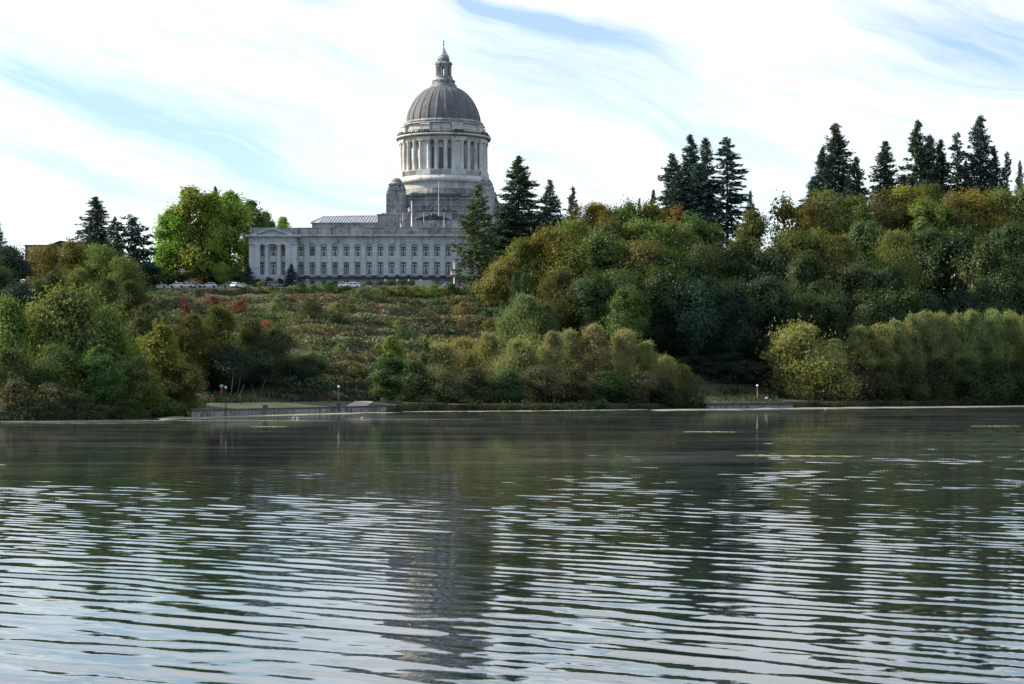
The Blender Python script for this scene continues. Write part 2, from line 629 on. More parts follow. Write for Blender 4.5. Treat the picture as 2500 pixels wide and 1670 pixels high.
fm = nt.m('MULTIPLY', nt.smooth(film, 0.38, 0.74, 0.04, 0.22), farm)
grain = nt.m('MULTIPLY', nt.smooth(spk, 0.62, 0.74), nt.smooth(py_, 40, 90, 0.15, 0.5))
fm = nt.m('MAXIMUM', fm, nt.m('MULTIPLY', grain, 0.5))
b1 = nt.noise(nt.mapping(pos, (1.6, 3.6, 1), (0, 0, R(-38))), 1.0, 3, 0.6)
bp = nt.n('ShaderNodeBump')
bp.inputs['Strength'].default_value = 0.12
bp.inputs['Distance'].default_value = 0.012
nt.put(bp.inputs['Height'], b1)
wp = principled(nt, (0.010, 0.016, 0.016), 0.008, 0.5, 0.0, bp.outputs[0])
for nd in nt.t.nodes:
    if nd.type == 'BSDF_PRINCIPLED':
        nd.inputs['IOR'].default_value = 1.55
dd = nt.n('ShaderNodeBsdfDiffuse')
nt.put(dd.inputs[0], nt.mix(nt.smooth(film, 0.4, 0.7), (0.065, 0.074, 0.074, 1), (0.12, 0.13, 0.118, 1)))
mx = nt.n('ShaderNodeMixShader')
nt.put(mx.inputs[0], fm)
nt.put(mx.inputs[1], wp)
nt.put(mx.inputs[2], dd.outputs[0])
finish(nt, mx.outputs[0])
M['water'] = m
tag(link('water', grid_mesh('water', np.stack([XW, YW, ZW], -1)), M['water']), kind='structure')

# floating duckweed
m, nt = new_mat('duckweed')
pos = nt.n('ShaderNodeTexCoord').outputs['Object']
nz = nt.noise(nt.mapping(pos, (0.5, 1.5, 1)), 1.0, 5, 0.65)
c = nt.mix(nt.smooth(nz, 0.35, 0.7), (0.11, 0.125, 0.085), (0.20, 0.205, 0.135))
finish(nt, principled(nt, c, 0.9, 0.1))
M['weed'] = m
m, nt = new_mat('duckweed_yellow')
pos = nt.n('ShaderNodeTexCoord').outputs['Object']
nz = nt.noise(nt.mapping(pos, (0.5, 1.5, 1)), 1.0, 5, 0.65)
c = nt.mix(nt.smooth(nz, 0.35, 0.7), (0.11, 0.11, 0.055), (0.24, 0.225, 0.12))
finish(nt, principled(nt, c, 0.9, 0.1))
M['weed_yellow'] = m


def mat_patch(name, x0, x1, yfun, halfw, mat, seed, z=0.03):
    """a ragged ribbon of floating weed lying on the water, 1.5 cm thick at its rim"""
    rg = np.random.default_rng(seed)
    n = 90
    xs = np.linspace(x0, x1, n)
    s = np.linspace(0, 1, n)
    env = np.clip(np.sin(np.pi * s), 0, 1) ** 0.5 if halfw > 0 else np.ones(n)
    jag = lambda: np.convolve(rg.uniform(0.25, 1.3, n), np.ones(5) / 5, 'same')
    yc = np.array([yfun(x) for x in xs])
    lo, hi = yc - abs(halfw) * env * jag(), yc + abs(halfw) * env * jag()
    rows = [np.stack([xs, lo, np.full(n, z - 0.015)], -1), np.stack([xs, lo + 0.01, np.full(n, z)], -1),
            np.stack([xs, hi - 0.01, np.full(n, z)], -1), np.stack([xs, hi, np.full(n, z - 0.015)], -1)]
    return link(name, grid_mesh(name, np.stack(rows, 0)), mat)


o = mat_patch('duckweed', -58, -22, lambda x: yshore(x) - 17, -17.5, M['weed'], 3)
tag(o, 'pale green film of duckweed floating along the foot of the grey lake wall', 'duckweed', None, 'stuff')
o = mat_patch('duckweed', 30, 150, lambda x: yshore(x) - 24, -20, M['weed'], 4)
tag(o, 'thin tan film of duckweed floating below the lakeside willows', 'duckweed', None, 'stuff')
o = mat_patch('duckweed', -26, 30, lambda x: yshore(x) - 9.0, -8.5, M['weed'], 14)
tag(o, 'narrow pale film of duckweed along the bushy point', 'duckweed', None, 'stuff')
o = mat_patch('duckweed', -95, -50, lambda x: 279 + (x + 95) * 0.35, -2.2, M['weed'], 15)
tag(o, 'thin pale film of duckweed in front of the tall trees', 'duckweed', None, 'stuff')
for k, (pxa, pxb, py, hw, mt, lab) in enumerate([
        (610, 705, 1042.5, 3.2, 'weed_yellow', 'pale oval mat of weed out on the dark water below the lake wall'),
        (1670, 1800, 1055, 2.6, 'weed_yellow', 'yellow weed mat in open water, below the short lake wall'),
        (1800, 2105, 1114, 2.0, 'weed_yellow', 'longest yellow weed mat, drifting nearest the ripples'),
        (370, 830, 1027, 2.6, 'weed', 'long thin cream weed streak, off the end of the tall trees'),
        (840, 1180, 1024.5, 1.6, 'weed', 'thin pale weed streak before the bushy point'),
        (2370, 2500, 1041, 2.0, 'weed_yellow', 'yellow weed streak at the frame edge, off the willows'),
        (0, 420, 1033, 2.2, 'weed', 'pale weed streak by the foot of the tall lakeside trees')]):
    Y = CAMZ * FPX / (py - HY)
    o = mat_patch('weed_mat', (pxa - CX) / FPX * Y, (pxb - CX) / FPX * Y, lambda x, Y=Y, k=k: Y + 0.8 * math.sin(x * 0.35 + k), hw * .7, M[mt], 40 + k)
    tag(o, lab, 'weed mat', 'weed mats drifting on the lake')

# ------------------------------------------------------------------ the domed capitol building
DY, DS = 720.0, 720.0 / FPX                          # distance of the dome's axis, metres per photograph pixel there


def dz_(py):
    return CAMZ + (HY - py) * DS


capitol = empty('domed_capitol', ((1083.0 - CX) * DS, DY, 0.0), R(-1.5))
tag(capitol, 'great stone capitol with a ribbed grey dome and lantern, behind the long courthouse', 'domed building')


def lathe(pairs, n=96, **k):
    return MB().lathe([(r * DS, dz_(p)) for r, p in pairs], n, **k)


# square base, terrace block in front and the wings
zg = 35.0
b = MB()
b.box(-15.6, 15.6, -15.6, 15.6, zg, dz_(497))
b.box(-16.2, 16.2, -16.2, 16.2, dz_(497), dz_(494))
b.box(-15.2, 15.2, -15.2, 15.2, dz_(494), dz_(488))
b.box(-15.9, 15.9, -15.9, 15.9, dz_(488), dz_(485))
b.box(-15.9, 15.9, -16.0, -15.6, dz_(513), dz_(510.5))
for k in range(15):                                  # carved swags under the cornice
    x = -11.6 + k * 1.66
    b.ball((x, -15.62, dz_(516.5)), 0.55, 8, 1, 0.5, 0.7)
b.build('base_block', M['stone_worn'], capitol)
b = MB()
b.box(-21.8, 21.8, -21.5, -15.6, zg, dz_(537))
b.box(-22.2, 22.2, -21.9, -15.6, dz_(537), dz_(535))
b.box(-20.6, 20.6, -20.6, -15.6, dz_(535), dz_(532))
b.build('terrace_wall', M['stone_roofline'], capitol)
b = MB()
b.box(-7.7, 4.6, -23.5, -21.9, zg, dz_(529.6))
b.build('portico', M['stone_roofline'], capitol)
b = MB()
b.prism([(-8.4, dz_(529.6)), (5.0, dz_(529.6)), (6.2, dz_(531)), (4.9, dz_(528.2)), (-8.4, dz_(528.2))], -23.8, -21.0)
b.build('portico_roof', M['black_metal'], capitol)
b = MB()                                             # carved wreath heap on the parapet
rgw = random.Random(5)
for k in range(26):
    u = k / 25 * 2 - 1
    h = (1 - abs(u)) ** 1.15
    b.ball((-2.4 + u * 5.6, -25.6, dz_(552) + 0.25 + h * 1.75 + rgw.uniform(-.15, .15)), rgw.uniform(0.42, 0.62), 8)
    b.ball((-2.4 + u * 5.2, -25.5, dz_(553.5) + h * 0.9), 0.55, 8)
b.ball((-2.4, -25.6, dz_(540.5)), 0.75, 10)
b.ball((-2.4, -25.6, dz_(536.5)), 0.42, 8)
b.build('carved_wreath', M['dark_stone'], capitol)
b = MB()
b.box(-13.0, 9.0, -27.0, -24.9, zg, dz_(553.2))
b.build('wreath_plinth', M['stone_roofline'], capitol)
# arched window over the portico
ax, ar, az0 = -1.0, 3.3, dz_(528.2)
b = MB()
arc = [(ax + ar * math.cos(math.pi * k / 24), az0 + ar * 0.92 * math.sin(math.pi * k / 24)) for k in range(25)]
arc2 = [(ax + (ar - .55) * math.cos(math.pi * k / 24), az0 + (ar - .55) * 0.92 * math.sin(math.pi * k / 24)) for k in range(25)]
for k in range(24):
    b.prism([arc[k], arc2[k], arc2[k + 1], arc[k + 1]], -16.3, -15.55)
aw = b.build('arched_window', M['stone_roofline'], capitol)
b = MB()
b.prism(arc2[:25], -15.75, -15.62)
b.build('pane', M['glass'], aw)
for x, hw_, y0_, zt_ in ((-1.5, .09, -15.95, 1.9), (-.4, .09, -15.95, 2.3), (.4, .09, -15.95, 2.3), (1.5, .09, -15.95, 1.9), (-1.08, .13, -16.1, 2.3), (1.08, .13, -16.1, 2.3)):
    MB().box(ax + x - hw_, ax + x + hw_, y0_, -15.76, az0, az0 + zt_).build('mullion', M['stone_trim'], aw)
# wings with standing-seam roofs
for sgn in (-1, 1):
    b = MB()
    xa, xb = sorted((sgn * 46.0, sgn * 21.8))
    b.box(xa, xb, -14, 14, zg, dz_(552.5))
    b.box(xa - 0.5, xb, -14.5, 14.5, dz_(552.5), dz_(551))
    b.build('wing', M['stone_roofline'], capitol)
    ze, zr, xo, xi, xr = dz_(551), dz_(527.5), sgn * 46.3, sgn * 15.6, sgn * 43.2
    b = MB()
    b.add([(xo, -14.3, ze), (xi, -14.3, ze), (xi, 0, zr), (xr, 0, zr), (xo, 14.3, ze), (xi, 14.3, ze)],
          [(0, 1, 2, 3), (5, 4, 3, 2), (0, 3, 4), (1, 5, 2)])
    n = 27
    for k in range(n):                               # raised seams
        x = xr + (xi - xr) * k / (n - 1)
        b.add([(x - .12, -14.3, ze + .02), (x + .12, -14.3, ze + .02), (x + .12, -14.3, ze + .28), (x - .12, -14.3, ze + .28),
               (x - .12, 0, zr + .02), (x + .12, 0, zr + .02), (x + .12, 0, zr + .28), (x - .12, 0, zr + .28)],
              [(0, 1, 2, 3), (3, 2, 6, 7), (0, 3, 7, 4), (1, 5, 6, 2), (4, 7, 6, 5)])
    b.tube([(xi, 0, zr + .1), (xr, 0, zr + .1)], 0.22, 6)
    b.tube([(xr, 0, zr + .1), (xo, -14.3, ze + .1)], 0.2, 6)
    b.build('wing_roof', M['metal_roof'], capitol)
# corner turrets with stepped, domed caps
for sx in (-15.7, 15.7):
    for sy in (-16.2, 16.2):
        b = MB()
        h = 3.35
        b.box(sx - h, sx + h, sy - h, sy + h, zg, dz_(484))
        b.box(sx - h - .12, sx + h + .12, sy - h - .12, sy + h + .12, dz_(515), dz_(512.5))
        b.box(sx - h - .05, sx + h + .05, sy - h - .05, sy + h + .05, dz_(500), dz_(498.5))
        b.box(sx - h + .25, sx + h - .25, sy - h + .25, sy + h - .25, dz_(484), dz_(478))
        b.lathe([(3.3, dz_(478)), (3.25, dz_(475)), (2.95, dz_(471)), (2.55, dz_(468.5))], 16, (sx, sy))
        for q in range(4):                           # scrolls over the corners
            an = R(45 + 90 * q)
            b.ball((sx + 3.1 * math.cos(an), sy + 3.1 * math.sin(an), dz_(473)), 1.0, 10, 1, 1, 1.3)
        b.box(sx - 2.2, sx + 2.2, sy - 2.2, sy + 2.2, dz_(474), dz_(459.5))
        b.box(sx - 2.65, sx + 2.65, sy - 2.65, sy + 2.65, dz_(464.5), dz_(461.8))
        b.lathe([(2.75, dz_(461.8)), (2.7, dz_(459.5)), (2.1, dz_(458)), (2.05, dz_(456))], 20, (sx, sy))
        b.lathe([(1.98, dz_(456)), (1.9, dz_(452.5)), (1.5, dz_(448.5)), (0.8, dz_(446)), (0.12, dz_(445))], 20, (sx, sy))
        if sx > 0:                                   # sloping buttress behind the turret's outer face
            b.prism([(sx + h, zg), (sx + h + 2.0, zg), (sx + h + 1.6, dz_(505)), (sx + h, dz_(486))], sy + .6, sy + h - .3)
        t = b.build('corner_turret', M['stone_worn'], capitol)
        for d in (-1, 1):
            MB().box(sx - .62, sx + .62, sy + d * 2.24 - .05, sy + d * 2.24 + .05, dz_(472), dz_(466)).build('carved_panel', M['stone'], t)
            MB().box(sx + d * 2.24 - .05, sx + d * 2.24 + .05, sy - .62, sy + .62, dz_(472), dz_(466)).build('carved_panel', M['stone'], t)
# drum
lathe([(118, 486), (118, 480), (115.5, 478), (115.5, 474), (112, 470)]).build('drum_foot', M['stone_worn'], capitol)
lathe([(112.4, 470), (111.6, 468), (111.6, 456), (113.5, 454.5), (118.2, 452.5), (118.6, 444), (114.5, 442), (113, 438.5), (110, 437.4)]).build('drum_base', M['stone_drum'], capitol)
b = lathe([(108.2, 437.4), (108.2, 426), (109.6, 425.4), (109.6, 424)])
PIER = [R(-90 + 22.5 + 45 * k) for k in range(8)]
BAY = [R(-90 + 45 * k) for k in range(8)]


def ring_box(b, ang, r0, r1, wid, p0, p1):
    rm = (r0 + r1) / 2 * DS
    return b.boxr((rm * math.cos(ang), rm * math.sin(ang)), ang + math.pi / 2, wid * DS, (r1 - r0) * DS, dz_(p0), dz_(p1))


for a in PIER:
    ring_box(b, a, 98, 111.6, 37, 437.2, 424.2)
b.build('pedestal', M['stone_drum'], capitol)
lathe([(93, 424), (93, 354)]).build('drum_wall', M['stone'], capitol)
cp = None
for k in range(8):
    for off in (-16.5, -6.2, 6.2, 16.5):
        a = BAY[k] + R(off)
        c = (103.2 * DS * math.cos(a), 103.2 * DS * math.sin(a))
        b = MB()
        r = 4.9 * DS
        b.boxr(c, a, r * 2.5, r * 2.5, dz_(424), dz_(422.6))
        b.lathe([(r * 1.2, dz_(422.6)), (r * 1.15, dz_(421.3)), (r, dz_(420.4)), (r * .99, dz_(400)), (r * .86, dz_(361.8)), (r * .9, dz_(361.4)),
                 (r * .92, dz_(360)), (r * 1.15, dz_(356.4)), (r * 1.3, dz_(355.2))], 14, c)
        b.boxr(c, a, r * 2.55, r * 2.55, dz_(355.2), dz_(354))
        b.build('column', M['stone_drum'], capitol)
for a in PIER:
    b = MB()
    ring_box(b, a, 92, 103.5, 14.5, 424, 354)
    ring_box(b, a, 92, 98.5, 30, 424, 354)
    b.build('pier', M['stone_drum'], capitol)
for a in BAY:
    for off in (-11.3, 0, 11.3):
        an = a + R(off)
        b = MB()
        wd = 8.6 if off == 0 else 6.5
        ring_box(b, an, 92.6, 93.6, wd, 423, 371)
        wi = b.build('drum_window', M['frame'], capitol)
        b = MB()
        ring_box(b, an, 92.9, 94.0, wd - 2.2, 421.6, 372.4)
        b.build('grille', M['glass'], wi)
        b = MB()
        ring_box(b, an, 92.6, 95.4, wd + 1.2, 424, 423)
        b.build('sill', M['stone'], wi)
# entablature and its crest of leaves
b = lathe([(104.8, 354), (106.4, 353.6), (106.4, 348.6), (108, 348.2), (108, 344.6), (111, 343), (115, 341.6), (116.4, 340), (116.2, 337.8), (109, 336.6)], 128)
for a in PIER:
    ring_box(b, a, 100, 109.6, 36, 353.9, 342.6)
b.build('entablature', M['stone_drum'], capitol)
b = MB()
for k in range(112):
    a = 2 * math.pi * k / 112
    rr = 111.5 * DS
    c = (rr * math.cos(a), rr * math.sin(a))
    b.ball((c[0], c[1], dz_(335.4)), 0.40, 6, 1, 1, 1.55)
for k in range(224):
    a = 2 * math.pi * k / 224
    rr = 112.5 * DS
    b.boxr((rr * math.cos(a), rr * math.sin(a)), a, 0.5, 0.26, dz_(344.4), dz_(342.4))
for a in PIER:
    for o in (-5.5, -1.8, 1.8, 5.5):
        rr = 110.5 * DS
        b.ball((rr * math.cos(a + R(o)), rr * math.sin(a + R(o)), dz_(333.6)), 0.75, 8, 1, 1, 1.3)
b.build('leaf_crest', M['dark_stone'], capitol)
# attic
b = lathe([(97, 337), (96, 335), (96, 314.5), (97.5, 313.4), (98.5, 312.8)], 128)
for a in PIER:
    ring_box(b, a, 88, 103.5, 24, 337, 315.6)
    ring_box(b, a, 88, 105.5, 27, 315.6, 312.6)
for a in BAY:                                        # carved panels
    for o in (-7.2, 7.2):
        ring_box(b, a + R(o), 95, 96.8, 20, 330.5, 319)
    for q in range(-8, 9):
        rr = 96.7 * DS
        an = a + R(q * 1.6)
        b.ball((rr * math.cos(an), rr * math.sin(an), dz_(324.6 + (q % 2) * 1.6)), 0.30, 6)
b.build('attic', M['stone_drum'], capitol)
lathe([(97.2, 312.7), (101.4, 311.8), (101.8, 309.8), (98, 308.4), (96.2, 307.6), (96.2, 305.8), (97.4, 305), (97.4, 303.4), (94.6, 302.4), (93.8, 300.5), (91.5, 299.8), (89.6, 299)], 128).build('dome_cornice', M['stone_worn'], capitol)


def ribs(r, z, a):
    u = (math.degrees(a) - 7.5) % 15.0
    u = min(u, 15 - u)
    return r * (1 + (0.019 if u < 2.0 else 0.0))


b = lathe([(89.6, 299.6), (89.3, 293), (88.2, 286), (86.2, 279.3), (83.8, 271), (80.3, 263.4), (76.4, 255.4), (71.8, 247.5), (66.1, 239.5), (59, 231.5), (51, 224.6), (42.5, 218.8), (33.8, 214.6)], 288, rfun=ribs, cap=False)
m, nt = new_mat('dome_stone')
pos = nt.n('ShaderNodeTexCoord').outputs['Object']
x, y, z = nt.sep(pos)
ang = nt.m('ARCTAN2', y, x)
br = nt.n('ShaderNodeTexBrick')
nt.put(br.inputs['Vector'], nt.xyz(nt.m('MULTIPLY', ang, 12.0), z, 0.0))
br.inputs['Color1'].default_value = (0.8, 0.8, 0.8, 1)
br.inputs['Color2'].default_value = (1.1, 1.1, 1.1, 1)
br.inputs['Mortar'].default_value = (0.55, 0.55, 0.55, 1)
br.inputs['Brick Width'].default_value = 1.05
br.inputs['Row Height'].default_value = 0.75
br.inputs['Mortar Size'].default_value = 0.05
br.inputs['Scale'].default_value = 1.0
s1 = nt.noise(nt.xyz(nt.m('MULTIPLY', ang, 9.0), nt.m('MULTIPLY', z, 0.12), 0.0), 1.0, 5, 0.65)
s2 = nt.noise(pos, 0.35, 5, 0.6)
f = nt.smooth(nt.m('ADD', nt.m('MULTIPLY', s1, 0.6), nt.m('MULTIPLY', s2, 0.4)), 0.38, 0.62)
c = nt.mix(f, (0.135, 0.136, 0.138), (0.085, 0.086, 0.09))
c = nt.mix(0.8, c, nt.mix(1.0, c, br.outputs[0], 'MULTIPLY'))
finish(nt, principled(nt, c, 0.8, 0.25))
M['dome'] = m
b.s = [False] * len(b.s)
dome = b.build('dome', M['dome'], capitol)
# lantern
b = lathe([(34.4, 215.4), (34.3, 214.4), (32.9, 212.6), (32.4, 208.4), (30.4, 207.4), (28.4, 206.8), (28, 199.6), (29, 199), (28.4, 197.6), (25.6, 197), (23.6, 193.6), (22.0, 190), (21.8, 188.6), (22.6, 187.8), (20, 187)], 48)
for a in PIER:
    ring_box(b, a, 24.5, 28.8, 6, 207, 198)
b.build('lantern_base', M['stone_worn'], capitol)
b = MB()
for a in PIER:
    ring_box(b, a, 12.5, 17.6, 6.6, 187.4, 164)
    for o in (-12, 12):
        an = a + R(o)
        b.lathe([(1.45 * DS, dz_(187.2)), (1.3 * DS, dz_(186)), (1.15 * DS, dz_(163.6)), (1.6 * DS, dz_(162))], 8, (18.3 * DS * math.cos(an), 18.3 * DS * math.sin(an)))
for a in BAY:                                        # round arch heads between the piers
    for q in range(-5, 6):
        hx = q / 5.0
        top = 164 + 3.4 * (1 - math.sqrt(max(0.0, 1 - hx * hx)))
        rm = 15.6 * DS
        off = hx * 3.4 * DS
        b.boxr((rm * math.cos(a) - off * math.sin(a), rm * math.sin(a) + off * math.cos(a)), a + math.pi / 2, 0.7 * DS, 4.0 * DS, dz_(top + 1.0), dz_(163.2))
b.build('lantern_arcade', M['stone_worn'], capitol)
b = lathe([(17.6, 163.6), (19, 163), (19, 160), (21.2, 158.6), (21.8, 157), (21.4, 155.6), (18.4, 154.4), (16, 152.6), (14.2, 151.6), (13.6, 151), (13.6, 146.4), (15, 145), (15.1, 143.2), (13.4, 141.6), (12.8, 141), (12.8, 137.6)], 48)
for a in PIER + BAY:
    b.ball((13.7 * DS * math.cos(a), 13.7 * DS * math.sin(a), dz_(148.6)), 0.26, 8)
for a in PIER:
    ring_box(b, a, 16, 20.6, 4, 157, 152.6)
b.build('lantern_cornice', M['stone_worn'], capitol)
sp = lathe([(13.2, 138), (12.9, 137), (10.2, 133), (8.0, 129.4), (6.3, 126), (4.5, 122), (3.0, 118.4), (1.9, 115.4), (1.3, 112)], 24).build('spire', M['grey_metal'], capitol)
b = lathe([(1.1, 112.2), (1.0, 110), (2.0, 108.6), (2.0, 107.4), (0.9, 106), (0.7, 103)], 12)
b.ball((0, 0, dz_(101.2)), 0.27, 10)
b.lathe([(0.1, dz_(100)), (0.05, dz_(98))], 6)
b.build('finial', M['black_metal'], sp)

# ------------------------------------------------------------------ the long courthouse in front
TY, TS = 600.0, 600.0 / FPX


def tz(py, Y=TY):
    return CAMZ + (HY - py) / FPX * Y


def tx(px, Y=TY):
    return (px - CX) / FPX * Y


court = empty('courthouse', (tx(984.6), TY, 0.0))
tag(court, 'long pale stone courthouse with two rows of tall dark windows and a pedimented end bay', 'courthouse')
SP = 27.74 * TS
HALF = 9.5 * SP
zt = gz(tx(984.6), 590) - 0.4


def wall_openings(b, x0, x1, y0, y1, zbands, holes):
    """a wall slab with openings: zbands = [(z0, z1, [(xa, xb), ...] or None)]"""
    for z0, z1, hs in zbands:
        if not hs:
            b.box(x0, x1, y0, y1, z0, z1)
            continue
        xs = x0
        for a, c in sorted(hs):
            b.box(xs, a, y0, y1, z0, z1)
            xs = c
        b.box(xs, x1, y0, y1, z0, z1)


cols = [k * SP for k in range(-9, 10)]
hw = 0.76
holes = [(x - hw, x + hw) for x in cols]
lowh = [(x - 0.68, x + 0.68) for x in cols if abs(x) > SP * 1.5] + [(x - 1.0, x + 1.0) for x in cols if abs(x) <= SP * 1.5]
zU0, zU1, zL0, zL1, zB1 = tz(624.6), tz(602), tz(670), tz(640), tz(685.8)
b = MB()
wall_openings(b, -HALF, HALF, 0, 0.7, [(zt, zt + .5, None), (zt + .5, zB1, lowh), (zB1, zL0, None), (zL0, zL1, holes), (zL1, zU0, None), (zU0, zU1, holes), (zU1, tz(595.8), None)], None)
b.box(-HALF, HALF, 0.7, 24, zt, tz(595.9))
b.build('wall', M['stone'], court)
b = MB()
for k in range(-10, 10):                             # flat pilasters between the windows
    x = (k + 0.5) * SP
    b.box(x - .62, x + .62, -.42, -.003, tz(670.2), tz(601.2))
    b.box(x - .72, x + .72, -.52, -.004, tz(601.2), tz(598.8))
    b.box(x - .82, x + .82, -.60, -.005, tz(598.8), tz(596))
    b.box(x - .74, x + .74, -.54, -.004, tz(672.8), tz(670.2))
b.build('pilasters', M['stone'], court)
court.children[-1].name = 'pilaster_order'
b = MB()                                             # entablature, cornice
b.box(-HALF, HALF, -.62, 24, tz(595.9), tz(590.6))
b.box(-HALF, HALF, -.70, 24, tz(590.6), tz(589.6))
b.box(-HALF, HALF, -.55, 24, tz(589.6), tz(580.4))
b.box(-HALF, HALF, -.95, 24.3, tz(580.4), tz(578.6))
b.prism([(-HALF, tz(578.6)), (HALF, tz(578.6)), (HALF, tz(577)), (-HALF, tz(577))], -1.35, 24.4)
b.box(-HALF, HALF, -1.85, 24.6, tz(577), tz(573.6))
b.build('cornice', M['stone_trim'], court)
b = MB()
b.box(-HALF, HALF, -.35, 23.6, tz(573.6), tz(571.2))
for k in range(76):                                  # parapet of upright slabs
    x = -HALF + 2 * HALF * (k + .5) / 76
    b.box(x - .40, x + .40, -.15, 23.2, tz(571.2), tz(565.2))
b.box(-HALF, HALF, -.05, 23.0, tz(571.2), tz(565.4))
b.box(-HALF, HALF, -.25, 23.4, tz(565.2), tz(557.4))
b.box(-HALF, HALF, -.45, 23.6, tz(557.4), tz(555.8))
b.build('parapet', M['stone_roofline'], court)
b = MB()                                             # sill course and the dark ledge over the low storey
b.box(-HALF, HALF, -.78, -.006, tz(673.4), tz(672.8))
b.box(-HALF, HALF, -.55, -.006, tz(676.8), tz(673.4))
b.box(-HALF, HALF, -1.5, -.006, tz(681), tz(678.2))
b.build('ledge', M['dark_stone'], court)
b = MB()
for k in (-1, 0, 1):                                 # carved cartouches over the entrance
    x = k * SP
    b.ball((x, -.8, tz(671.8)), .55, 10, 1, .4, 1)
    for d in (-1, 1):
        b.ball((x + d * .85, -.75, tz(672.2)), .5, 10, 1, .4, .8)
        b.ball((x + d * 1.35, -.75, tz(671)), .35, 8, 1, .4, .8)
b.build('cartouche', M['stone_trim'], court)
for k in range(-9, 10):
    b = MB()
    b.box(k * SP - .92, k * SP + .92, -.66, -.55, tz(676.4), tz(673.8))
    b.build('balcony_panel', M['stone_trim'], court)


def make_window(w2, h, style):
    """opening at y = 0.34 behind the face; origin at the sill's middle"""
    b = MB().box(-w2, w2, .34, .36, 0, h)
    pane = b.mesh('window')
    b = MB()
    t = .10
    zt2 = h * .70
    b.box(-w2, -w2 + t, .16, .335, 0, h).box(w2 - t, w2, .16, .335, 0, h)
    b.box(-w2 + t, w2 - t, .16, .335, h - t * 1.7, h).box(-w2 + t, w2 - t, .16, .335, 0, t * .8)
    b.box(-w2 + t, w2 - t, .14, .335, zt2 - .14, zt2 + .14)
    if w2 > .5:
        b.box(-.055, .055, .18, .335, t * .8, zt2 - .14).box(-.055, .055, .18, .335, zt2 + .14, h - t * 1.7)
    fr = b.mesh('frame')
    b = MB()
    if style == 'curtain_and_sheen':
        for s in (-1, 1):
            vs = [(s * (w2 - t), zt2 - .14), (s * .10, zt2 - .14), (s * (w2 * .32), h * .45), (s * (w2 * .58), h * .08), (s * (w2 - t), h * .05)]
            b.prism(vs if s < 0 else vs[::-1], .300, .330)
        b.box(-w2 + t, w2 - t, .305, .330, zt2 + .14, h - t * 1.7 - h * .12)  # pale panel in the top pane imitates its bright reflection
    elif style == 'blind':
        b.box(-w2 + t, -.055, .300, .330, t * .8, zt2 - .14).box(.055, w2 - t, .300, .330, t * .8, zt2 - .14)
        b.box(-w2 + t, w2 - t, .305, .330, zt2 + .14, h - t * 1.7)
    else:
        b.box(-w2 + t, w2 - t, .305, .330, zt2 + .14, h - t * 1.7)  # no curtain here: light-coloured panel stands for the top pane's reflection
    cu = b.mesh('curtain_and_sheen')
    return pane, fr, cu, style


M['pane_cream'] = M['curtain_and_sheen']
for me_, mt in (('glass', 'glass'),):
    pass


def put_window(kit, loc):
    pane, fr, cu, style = kit
    o = link('window', pane, M['glass'], court)
    o.location = loc
    link('frame', fr, M['frame'], o)
    link('blind' if style == 'blind' else 'curtain_and_sheen', cu, M['blind'] if style != 'curtain_and_sheen' else M['curtain_and_sheen'], o)
    return o


kU = {s: make_window(hw, zU1 - zU0, s) for s in ('curtain_and_sheen', 'blind', 'bare')}
kL = {s: make_window(hw, zL1 - zL0, s) for s in ('curtain_and_sheen', 'blind', 'bare')}
zb0 = zt + .5
kB = {s: make_window(.68, zB1 - zb0, s) for s in ('curtain_and_sheen', 'bare')}
for i, x in enumerate(cols):
    k = i - 9
    put_window(kU['curtain_and_sheen' if k != -8 else 'bare'], (x, 0, zU0))
    put_window(kL['blind' if -9 <= k <= -4 else 'curtain_and_sheen'], (x, 0, zL0))
    if abs(k) > 1:
        put_window(kB['curtain_and_sheen' if k > 2 else 'bare'], (x, 0, zb0))
    else:
        b = MB().box(x - 1.0, x + 1.0, .45, .6, zt + .5, zB1)
        dr = b.build('entrance_door', M['frame'], court)
        b = MB().box(x - .85, x - .06, .40, .447, zt + .6, zB1 - .5).box(x + .06, x + .85, .40, .447, zt + .6, zB1 - .5)
        b.build('door_glass', M['glass'], dr)

# the end bays with pediments
PY = 595.4 - TY


def pz(py):
    return tz(py, 595.4)


